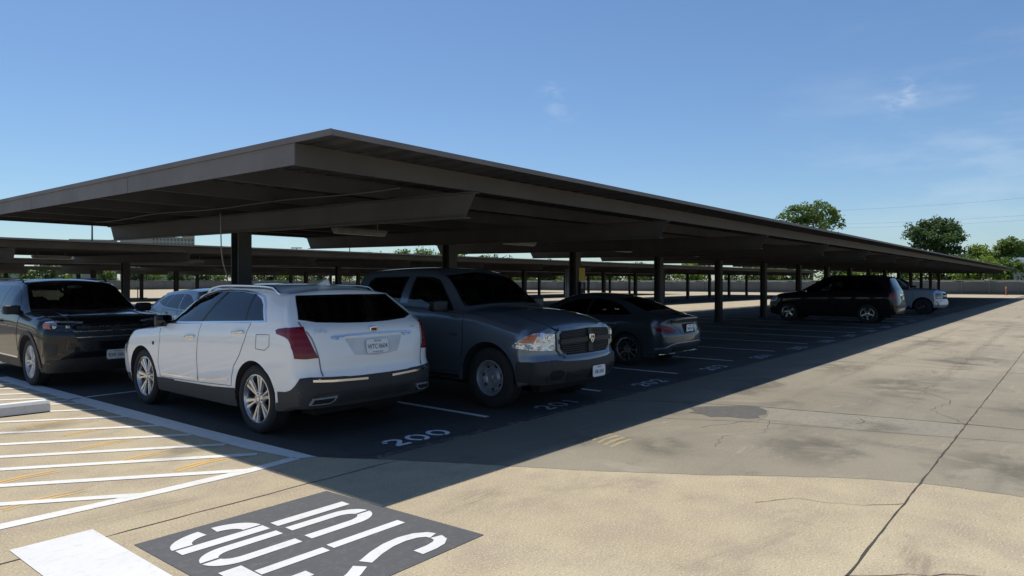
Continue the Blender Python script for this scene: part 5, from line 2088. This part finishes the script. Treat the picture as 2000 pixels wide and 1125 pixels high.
# ================================================================== pickups
def pickup(label, loc, paint, wheel_style, wheel_mat, boxy, lamp):
    t = thing('pickup_truck', label, 'pickup truck', loc, math.pi)
    rf = [(-4.8, 1.375), (-2.98, 1.375), (-2.93, 1.40), (-2.85, 1.80), (-2.72, 1.875), (-1.9, 1.905), (-1.35, 1.885), (-1.08, 1.80), (-.55, 1.40), (-.42, 1.33), (.15, 1.285), (.55, 1.225), (.80, 1.185), (.90, 1.15), (.97, 1.095)]
    bl = [(-4.8, 1.35), (-2.98, 1.35), (-2.8, 1.345), (-2.5, 1.34), (-1.6, 1.325), (-.6, 1.265), (-.3, 1.235), (.1, 1.16), (.45, 1.085), (.7, 1.045), (.97, 1.0)]
    if boxy:
        bl = [(-4.8, 1.35), (-2.98, 1.35), (-2.8, 1.345), (-1.6, 1.31), (-.6, 1.27), (.1, 1.24), (.6, 1.19), (.85, 1.14), (.97, 1.06)]
        rf = rf[:9] + [(-.42, 1.345), (.15, 1.32), (.6, 1.27), (.85, 1.20), (.93, 1.15), (.97, 1.09)]
    c = Car(t, dict(dark_zones=[] if boxy else [(.60, 2, .63)],
        yr=-4.8, yf=.97,
        W=[(-4.8, .99), (-.3, 1.0), (.35, 1.0), (.7, .985), (.97, .93)],
        roof=rf, belt=bl,
        crown=[(-4.8, .012), (-2.98, .012), (-2.7, .045), (-1.2, .05), (-.5, .045), (-.3, .04), (.3, .05), (.8, .06), (.97, .05)],
        wr=[(-4.8, .92), (-2.98, .92), (-2.8, .755), (-2.4, .745), (-1.2, .735), (-.5, .80), (-.3, .82), (.1, .76 if not boxy else .84), (.5, .70 if not boxy else .84), (.97, .60 if not boxy else .80)],
        low=[(-4.8, .5), (-3.9, .42), (-3.0, .36), (.4, .34), (.97, .36)],
        SP=[(0, .95), (.2, .978), (.4, .99), (.6, 1.0), (.8, 1.0), (.92, .985), (1.0, .95)],
        arches=[(-3.57, .475, .41), (0, .475, .41)],
        offF=[(.2, -.14), (.42, -.05), (.52, 0), (.66, 0), (.74, -.05), (1.0, -.06), (1.12, -.08), (1.2, -.14)], bowF=.17, rF=.15, LF=.5,
        offR=[(.3, .04), (1.4, .0)], bowR=.02, rR=.05, LR=.6), paint)
    wheels(c, .405, .235 if wheel_style == 'steel' else .26, .265, wheel_style, wheel_mat)
    c.patch('windscreen', 'F', [(-.83, 1.335), (-.4, 1.36), (0, 1.365), (.4, 1.36), (.83, 1.335), (.665, 1.765), (0, 1.825), (-.665, 1.765)], 'glass_clear', off=.003, grid=.06)
    c.both('window', [(-.66, 1.275), (-.98, 1.60), (-1.10, 1.705), (-1.24, 1.745), (-1.58, 1.755), (-1.62, 1.335)], 'glass_clear', off=.003)
    c.both('window', [(-1.80, 1.355), (-1.72, 1.755), (-2.50, 1.745), (-2.60, 1.68), (-2.66, 1.37)], 'glass_clear', off=.003)
    fd = [(-.46, 1.24), (-.44, .9), (-.50, .45), (-1.62, .42), (-1.62, 1.31)]
    rd = [(-1.64, 1.31), (-1.64, .42), (-2.6, .42), (-2.62, 1.33)]
    for side in 'LR':
        for pl, hd in ((fd, (-1.47, 1.13)), (rd, (-2.45, 1.14))):
            d = c.patch('door', side, pl, paint, off=.0018)
            c.strip('door_gap', side, pl, .009, 'seam', .003, parent=d, closed=True)
            c.lump('door_handle', side, hd[0], hd[1], (.03, .22, .035), 'trim', d, .02)
        c.strip('cab_gap', side, [(-2.93, 1.34), (-2.93, .45)], .03, 'under', .004)
        c.patch('sill', side, [(-.52, .36), (-.52, .41), (-3.05, .41), (-3.05, .36)], 'trim', off=.005)
        c.strip('arch_lip', side, arcp(0, .41, .505, 184, -4, 24), .05, paint, .010)
    c.cabin(-.72, -1.55, -2.45, .8, 1.36, .42)
    c.patch('bed_cover', 'T', [(-.86, -4.7), (.86, -4.7), (.86, -3.0), (-.86, -3.0)], 'trim', off=.006, grid=.2)
    c.patch('rear_window', 'B', [(-.6, 1.72), (.6, 1.72), (.66, 1.42), (-.66, 1.42)], 'glass_clear', off=.004)
    c.patch('tail_light', 'B', [(-.96, 1.25), (-.84, 1.25), (-.84, .85), (-.96, .85)], 'tail', off=.006)
    c.patch('tail_light', 'B', [(.96, 1.25), (.84, 1.25), (.84, .85), (.96, .85)], 'tail', off=.006)
    c.open_windows()
    return c


c = pickup('blue grey pickup truck facing out of stall 201, clear headlamps and black grille', (7.76, 6.02, 0), M['blue_grey'], 'steel', 'steel_wheel', False, None)
t = c.root
# stepped grille surround, four part grille, lamps, bumper
gs = c.patch('grille_surround', 'F', [(-.63, 1.01), (-.56, 1.065), (-.42, 1.085), (0, 1.09), (.42, 1.085), (.56, 1.065), (.63, 1.01), (.62, .80), (.50, .69), (-.50, .69), (-.62, .80)], M['blue_grey'], off=.030, grid=.05, depth=.05)
gr = c.patch('grille', 'F', [(-.585, 1.0), (-.52, 1.04), (0, 1.06), (.52, 1.04), (.585, 1.0), (.575, .81), (.47, .715), (-.47, .715), (-.575, .81)], 'under', off=.033, grid=.05, depth=.05)
c.strip('grille_bar', 'F', [(-.585, .905), (-.3, .915), (0, .92), (.3, .915), (.585, .905)], .062, 'trim', .062, parent=gr)
c.strip('grille_bar', 'F', [(0, 1.055), (0, .72)], .10, 'trim', .060, parent=gr)
for i in range(5):
    for z in (.755 + i * .028, 0.955 + i * .019):
        c.strip('grille_mesh', 'F', [(-.55, z), (0, z + .006), (.55, z)], .008, 'trim', .040, parent=gr)
p, n = c.cast('F', 0, .93)
m = MB()
sh = [(-.055, .055), (-.03, .068), (.03, .068), (.055, .055), (.052, .0), (.03, -.045), (0, -.068), (-.03, -.045), (-.052, 0)]
m.add([(x, p.y + .075, .925 + z) for x, z in sh] + [(x * .85, p.y + .09, .925 + z * .85) for x, z in sh], [tuple(range(8, -1, -1)), tuple(range(9, 18))] + [(k, (k + 1) % 9, 9 + (k + 1) % 9, 9 + k) for k in range(9)])
em = m.make('emblem', M['chrome'], t)
m = MB()
for pts in ([(-.030, .035), (-.012, .045), (-.004, .02), (-.018, -.005), (-.034, .01)], [(.030, .035), (.012, .045), (.004, .02), (.018, -.005), (.034, .01)], [(-.010, -.012), (.010, -.012), (.006, -.042), (-.006, -.042)]):
    m.add([(x, p.y + .0915, .925 + z) for x, z in pts], [tuple(range(len(pts)))])
m.make('emblem_figure', M['trim'], em)
for sg in (-1, 1):
    ax = 'F' + ('L' if sg < 0 else 'R')
    h_ = c.patch('headlight', ax, [(.135, 1.005), (-.02, 1.018), (-.14, 1.008), (-.24, .975), (-.33, .92), (-.405, .86), (-.40, .835), (-.2, .812), (.135, .795)], 'headlamp', off=.016, grid=.03)
    c.patch('indicator', ax, [(-.09, 1.004), (-.17, .992), (-.26, .955), (-.33, .905), (-.29, .895), (-.15, .895)], 'amber', off=.024, grid=.03, parent=h_)
    c.strip('lamp_divider', ax, [(.12, .90), (-.36, .895)], .010, 'alloy', .020, parent=h_)
    c.strip('lamp_divider', ax, [(.02, 1.008), (.02, .81)], .010, 'alloy', .020, parent=h_)
    c.lump('lamp_bulb', 'F', sg * .72, .955, (.08, .02, .07), 'chrome', h_, .010)
    c.patch('fog_recess', 'F', [(sg * .76, .545), (sg * .58, .55), (sg * .52, .50), (sg * .57, .425), (sg * .74, .44)], 'under', off=.018, grid=.05, rnd=1)
    c.strip('fog_rim', 'F', [(sg * .79, .48), (sg * .75, .41), (sg * .56, .395), (sg * .50, .43)], .02, 'trim_grey', .022)
c.patch('bumper', 'F', [(-.74, .678), (-.5, .655), (0, .64), (.5, .655), (.74, .678), (.74, .385), (-.74, .385)], 'trim_grey', off=.014, grid=.05)
c.patch('bumper_valance', 'F', [(-.5, .52), (.5, .52), (.45, .37), (-.45, .37)], 'trim', off=.019, grid=.06)
for ax in ('FL', 'FR'):
    c.patch('bumper_corner', ax, [(.17, .675), (0, .672), (-.18, .662), (-.345, .655), (-.36, .55), (-.335, .40), (.17, .385)], 'trim_grey', off=.012, grid=.04)
c.plate('F', -.17, .475, [('TEXAS', .030, .052, 1.2), ('RBB-2843', .070, -.012, .78)], y=.985)
mirror(c, -.80, 1.345, (.27, .13, .15), 'trim', 'chrome', .19)
for sg in (-1, 1):
    c.strip('bonnet_gap', 'T', [(sg * .80, -.30), (sg * .76, .1), (sg * .70, .5), (sg * .62, .80)], .008, 'seam', .003)
    tm = text_mesh('badge', '1500', .06, M['alloy_dark'], t, 1.3, .003)
    p, n = c.cast('L' if sg < 0 else 'R', -.62, .955)
    tm.location = p + n * .004
    tm.rotation_euler = (R(90), 0, R(90) if sg > 0 else R(-90))

c = pickup('silver blue pickup truck facing out, partly hidden behind the far black SUV', (41.5, 6.20, 0), M['silver_paint2'], 'five', 'alloy_dark', True, None)
for sg in (-1, 1):
    c.patch('headlight', 'F', [(sg * .62, 1.06), (sg * .96, 1.05), (sg * .97, .90), (sg * .63, .93)], 'headlamp_dark', off=.010, grid=.05)
    c.patch('lower_lamp', 'F', [(sg * .66, .86), (sg * .96, .86), (sg * .96, .80), (sg * .66, .80)], 'headlamp_dark', off=.010, grid=.05)
    c.patch('fog_lamp', 'F', [(sg * .86, .52), (sg * .74, .52), (sg * .74, .44), (sg * .86, .44)], 'headlamp', off=.012, grid=.05)
g_ = c.patch('grille', 'F', [(-.60, 1.08), (.60, 1.08), (.62, .80), (-.62, .80)], 'under', off=.010, grid=.06)
c.strip('grille_bar', 'F', [(-.60, .945), (0, .945), (.60, .945)], .07, 'silver_wheel', .02, parent=g_)
c.patch('bumper', 'F', [(-.99, .77), (.99, .77), (.99, .50), (.9, .44), (-.9, .44), (-.99, .50)], 'silver_wheel', off=.016, grid=.06)
c.both('bumper_side', [(.70, .77), (.52, .76), (.49, .60), (.52, .48), (.72, .48)], 'silver_wheel', off=.012, grid=.06)
mirror(c, -.64, 1.36, (.24, .13, .20), 'trim', 'chrome', .17)

M['pale_red'] = simple('pale_red_lens', (.30, .03, .05), .2)
# ================================================================== 4. dark saloon
t = thing('saloon_car', 'dark grey saloon parked nose in beside the pickup, blue sheen on its boot', 'car', (12.95, 8.37, 0), 0)
c = Car(t, dict(
    yr=-2.34, yf=2.28,
    W=[(-2.34, .80), (-1.9, .872), (-1.2, .892), (1.2, .89), (1.8, .86), (2.28, .76)],
    roof=[(-2.34, .965), (-2.2, .995), (-1.95, 1.035), (-1.72, 1.10), (-1.4, 1.235), (-1.0, 1.365), (-.55, 1.43), (-.1, 1.44), (.3, 1.38), (.9, 1.08), (1.05, 1.02), (1.5, .95), (2.0, .86), (2.28, .70)],
    belt=[(-2.34, .90), (-1.8, .955), (-1, .965), (0, .93), (.9, .89), (1.5, .84), (2.0, .76), (2.28, .62)],
    crown=[(-2.34, .03), (-1.7, .04), (-.5, .06), (.3, .06), (1.0, .03), (2.28, .03)],
    wr=[(-2.34, .66), (-1.9, .68), (-1.5, .58), (-.8, .56), (0, .57), (.3, .58), (.9, .74), (1.1, .76), (2.28, .62)],
    low=[(-2.34, .26), (-1.6, .22), (1.6, .20), (2.28, .22)],
    arches=[(-1.35, .355, .325), (1.35, .355, .325)],
    offF=[(.2, -.14), (.45, 0), (.6, -.02), (.7, -.1)], bowF=.2, rF=.16, LF=.7,
    offR=[(.2, .12), (.34, .04), (.5, 0), (.62, .0), (.70, .03), (.85, .06), (.94, .03), (1.0, .03)], bowR=.16, rR=.14, LR=.6), M['dark_grey_paint'])
wheels(c, .325, .235, .225, 'multi10', 'alloy')
c.both('window', [(.62, .97), (.25, 1.20), (-.1, 1.30), (-.42, 1.325), (-.36, .99)], 'glass_clear', off=.003)
c.both('window', [(-.40, .99), (-.46, 1.325), (-.80, 1.30), (-1.12, 1.20), (-1.42, 1.03), (-1.2, 1.005)], 'glass_clear', off=.003)
c.patch('rear_window', 'T', [(-.50, -1.05), (.50, -1.05), (.60, -1.68), (0, -1.74), (-.60, -1.68)], 'glass_clear', off=.003)
c.patch('windscreen', 'T', [(-.52, .28), (.52, .28), (.70, .88), (0, .96), (-.70, .88)], 'glass_clear', off=.003)
for side in 'LR':
    for pl, hd in (([(.80, .88), (.74, .6), (.80, .32), (-.36, .32), (-.38, .955)], (-.2, .83)), ([(-.40, .955), (-.38, .32), (-.95, .34), (-1.05, .55), (-1.2, .97)], (-1.0, .86))):
        d = c.patch('door', side, pl, M['dark_grey_paint'], off=.0018)
        c.strip('door_gap', side, pl, .007, 'seam', .003, parent=d, closed=True)
        c.lump('door_handle', side, hd[0], hd[1], (.025, .20, .025), M['dark_grey_paint'], d, .016)
for sg, ax in ((-1, 'L'), (1, 'R')):
    l1 = c.patch('tail_light', 'B' + ax, [(.755, .785), (.90, .825), (1.02, .815), (1.20, .745), (1.28, .700), (1.14, .672), (.96, .682), (.84, .72)], 'tail', off=.010, grid=.03)
    c.strip('lamp_bar', 'B' + ax, [(.86, .775), (1.02, .765), (1.17, .725)], .012, M['pale_red'], .013, parent=l1)
    c.strip('bumper_fold', 'B', [(sg * .82, .36), (sg * .66, .44), (sg * .5, .475), (0, .48)], .022, 'silver_wheel', .008)
    c.strip('bumper_trim', 'B', [(sg * .70, .245), (sg * .45, .275), (0, .285)], .014, 'chrome', .016)
    c.patch('exhaust_tip', 'B', [(sg * .62, .268), (sg * .48, .272), (sg * .50, .248), (sg * .60, .245)], 'silver_wheel', off=.02)
c.patch('diffuser', 'B', [(-.62, .40), (.62, .40), (.55, .25), (-.55, .25)], 'trim', off=.006)
c.patch('plate_recess', 'B', [(-.26, .84), (.26, .84), (.24, .655), (-.24, .655)], 'under', off=.003)
c.strip('boot_lip', 'B', [(-.62, .925), (-.3, .945), (0, .95), (.3, .945), (.62, .925)], .018, M['dark_grey_paint'], .025)
c.strip('boot_gap', 'B', [(-.66, .93), (-.58, .83), (-.40, .735), (-.36, .68), (-.30, .635), (.30, .635), (.36, .68), (.40, .735), (.58, .83), (.66, .93)], .008, 'seam', .003)
c.plate('B', 0, .745, [('TEXAS', .028, .052, 1.2), ('NBR\u00b72417', .07, -.008, .8)], off=.02)
mirror(c, .60, .985, (.20, .11, .12), M['dark_grey_paint'], 'chrome', .12)
p, n = c.cast('T', 0, -.95)
c.lump('roof_aerial', 'T', 0, -.98, (.03, .10, .05), 'trim', None, .02)
c.patch('headlight', 'F', [(-.72, .66), (-.45, .62), (-.5, .54), (-.70, .56)], 'headlamp', off=.008)
c.patch('headlight', 'F', [(.72, .66), (.45, .62), (.5, .54), (.70, .56)], 'headlamp', off=.008)

c.open_windows()
c.cabin(.62, -.18, -.92, .5, .96, .35)

# ================================================================== 5. black SUV farther along
t = thing('suv', 'black SUV parked nose in halfway along the row, bright silver rear wheel', 'car', (31.1, 8.06, 0), 0)
c = Car(t, dict(
    yr=-2.66, yf=2.52,
    W=[(-2.66, .95), (-2.0, .985), (1.6, .985), (2.1, .95), (2.52, .86)],
    roof=[(-2.66, 1.86), (-2.2, 1.925), (-1.4, 1.955), (-.3, 1.95), (.15, 1.865), (.75, 1.52), (1.15, 1.30), (1.35, 1.27), (1.9, 1.20), (2.3, 1.10), (2.52, .95)],
    belt=[(-2.66, 1.30), (-1, 1.27), (.8, 1.22), (1.3, 1.18), (1.9, 1.10), (2.52, .9)],
    crown=[(-2.66, .06), (0, .07), (1.0, .04), (2.52, .03)],
    wr=[(-2.66, .66), (-1, .70), (.1, .68), (.7, .76), (1.2, .84), (2.52, .70)],
    low=[(-2.66, .40), (-1.8, .32), (1.6, .28), (2.52, .30)],
    arches=[(-1.53, .44, .40), (1.55, .44, .40)],
    offF=[(.2, -.12), (.6, 0), (.9, -.05), (1.0, -.12)], bowF=.2, rF=.18, LF=.7,
    offR=[(.3, .05), (.6, 0), (1.0, .04), (1.3, .10), (1.5, .20), (1.75, .32), (1.92, .40)], bowR=.08, rR=.12, LR=1.1), M['black_paint'])
wheels(c, .395, .25, .245, 'five', 'alloy', 'trim_grey')
c.both('window', [(.85, 1.25), (.25, 1.62), (-.05, 1.72), (-.2, 1.73), (-.2, 1.27)], 'glass_clear', off=.003)
c.both('window', [(-.26, 1.27), (-.26, 1.73), (-1.1, 1.73), (-1.15, 1.29)], 'glass', off=.003)
c.both('window', [(-1.22, 1.30), (-1.18, 1.73), (-1.85, 1.70), (-2.15, 1.34)], 'glass', off=.003)
c.patch('windscreen', 'F', [(-.82, 1.32), (.82, 1.32), (.66, 1.78), (-.66, 1.78)], 'glass', off=.003)
c.patch('rear_window', 'B', [(-.68, 1.74), (.68, 1.74), (.84, 1.36), (-.84, 1.36)], 'glass', off=.004)
for side in 'LR':
    for pl in ([(1.0, 1.19), (.95, .5), (-.22, .45), (-.23, 1.25)], [(-.24, 1.25), (-.24, .45), (-1.05, .5), (-1.2, 1.26)]):
        d = c.patch('door', side, pl, M['black_paint'], off=.0018)
        c.strip('door_gap', side, pl, .009, 'seam', .003, parent=d, closed=True)
        c.lump('door_handle', side, pl[-1][0] + (.12 if pl[-1][0] > -1 else -.0), 1.09, (.03, .22, .03), M['black_paint'], d, .02)
for sg, ax in ((-1, 'L'), (1, 'R')):
    l1 = c.patch('tail_light', 'B', [(sg * .94, 1.24), (sg * .70, 1.22), (sg * .66, 1.12), (sg * .72, 1.0), (sg * .93, .98)], 'tail', off=.01, grid=.05)
    c.patch('tail_lens', ax, [(-2.28, 1.22), (-2.50, 1.25), (-2.58, 1.0), (-2.40, .99)], 'tail', off=.01, grid=.05, parent=l1)
    c.patch('headlight', 'F', [(sg * .62, .98), (sg * .86, 1.0), (sg * .88, .84), (sg * .66, .84)], 'headlamp', off=.01, grid=.05)
    c.patch('headlight', ax, [(2.12, 1.0), (1.98, 1.02), (2.06, .86), (2.2, .84)], 'headlamp', off=.008, grid=.05)
c.plate('B', 0, 1.02, [('TEXAS', .03, .052, 1.2)], off=.02)
c.strip('tailgate_bar', 'B', [(-.45, 1.14), (0, 1.15), (.45, 1.14)], .05, 'chrome', .02)
c.patch('bumper_step', 'B', [(-.9, .74), (.9, .74), (.88, .62), (-.88, .62)], 'trim_grey', off=.02, grid=.08)
mirror(c, .82, 1.28, (.24, .13, .17), M['black_paint'], 'chrome', .14)
roof_rails(c, -2.0, .05, 'trim', .03, .04)

c.open_windows()
c.cabin(.95, 0, -.95, .7, 1.30)

# ================================================================== 6. pale blue hatchback behind the white car
t = thing('hatchback', 'silver blue hatchback half hidden between the black SUV and the white crossover', 'car', (7.75, 14.85, 0), math.pi)
c = Car(t, dict(
    yr=-2.14, yf=2.18,
    W=[(-2.14, .84), (-1.6, .89), (1.2, .90), (1.7, .88), (2.18, .78)],
    roof=[(-2.14, 1.40), (-1.7, 1.45), (-1.0, 1.51), (-.3, 1.54), (.2, 1.51), (.6, 1.34), (1.0, 1.10), (1.15, 1.06), (1.6, 1.0), (2.18, .78)],
    belt=[(-2.14, 1.09), (-1.5, 1.07), (-.5, 1.03), (.8, .99), (1.2, .96), (1.6, .91), (2.18, .72)],
    crown=[(-2.14, .05), (-.5, .06), (.4, .06), (1.0, .03), (2.18, .03)],
    wr=[(-2.14, .58), (-1.2, .62), (0, .63), (.5, .68), (1.0, .76), (2.18, .62)],
    low=[(-2.14, .34), (-1.5, .26), (1.5, .24), (2.18, .26)],
    arches=[(-1.32, .38, .35), (1.32, .38, .35)],
    offF=[(.2, -.12), (.5, 0), (.7, -.03), (.8, -.12)], bowF=.2, rF=.16, LF=.7,
    offR=[(.3, .05), (.6, 0), (.9, .06), (1.05, .12), (1.2, .32), (1.38, .46), (1.42, .42)], bowR=.1, rR=.13, LR=1.0), M['silver_paint'])
wheels(c, .35, .23, .22, 'twin5', 'silver_wheel')
c.both('window', [(.55, 1.06), (.25, 1.25), (-.05, 1.38), (-.3, 1.41), (-.3, 1.08)], 'glass', off=.003)
c.both('window', [(-.36, 1.08), (-.36, 1.41), (-.80, 1.395), (-1.0, 1.12)], 'glass', off=.003)
c.both('window', [(-1.04, 1.125), (-.85, 1.39), (-1.12, 1.36), (-1.36, 1.27), (-1.44, 1.22)], 'glass', off=.003)
for side in 'LR':
    for pl, hd in (([(.78, 1.0), (.74, .4), (-.32, .4), (-.33, 1.04)], (-.15, .95)), ([(-.34, 1.04), (-.33, .4), (-.9, .42), (-1.05, .75), (-1.08, 1.07)], (-.9, .98))):
        d = c.patch('door', side, pl, M['silver_paint'], off=.0018)
        c.strip('door_gap', side, pl, .008, 'seam', .003, parent=d, closed=True)
        c.lump('door_handle', side, hd[0], hd[1], (.025, .2, .028), M['silver_paint'], d, .016)
    c.patch('tail_light', side, [(-1.72, 1.03), (-1.98, 1.04), (-2.04, .92), (-1.86, .92)], 'tail', off=.006, grid=.04)
    c.patch('headlight', side, [(1.98, .80), (1.7, .86), (1.75, .76), (2.0, .68)], 'headlamp', off=.006, grid=.04)
c.patch('windscreen', 'F', [(-.72, 1.11), (.72, 1.11), (.60, 1.46), (-.60, 1.46)], 'glass', off=.003)
c.patch('rear_window', 'B', [(-.60, 1.36), (.60, 1.36), (.70, 1.16), (-.70, 1.16)], 'glass', off=.003)
c.patch('grille', 'F', [(-.40, .68), (.40, .68), (.36, .48), (-.36, .48)], 'trim', off=.006)
mirror(c, .62, 1.08, (.2, .11, .13), M['silver_paint'], 'chrome', .12)
c.open_windows()
c.cabin(.62, -.1, -.9, .5, 1.04, .34)
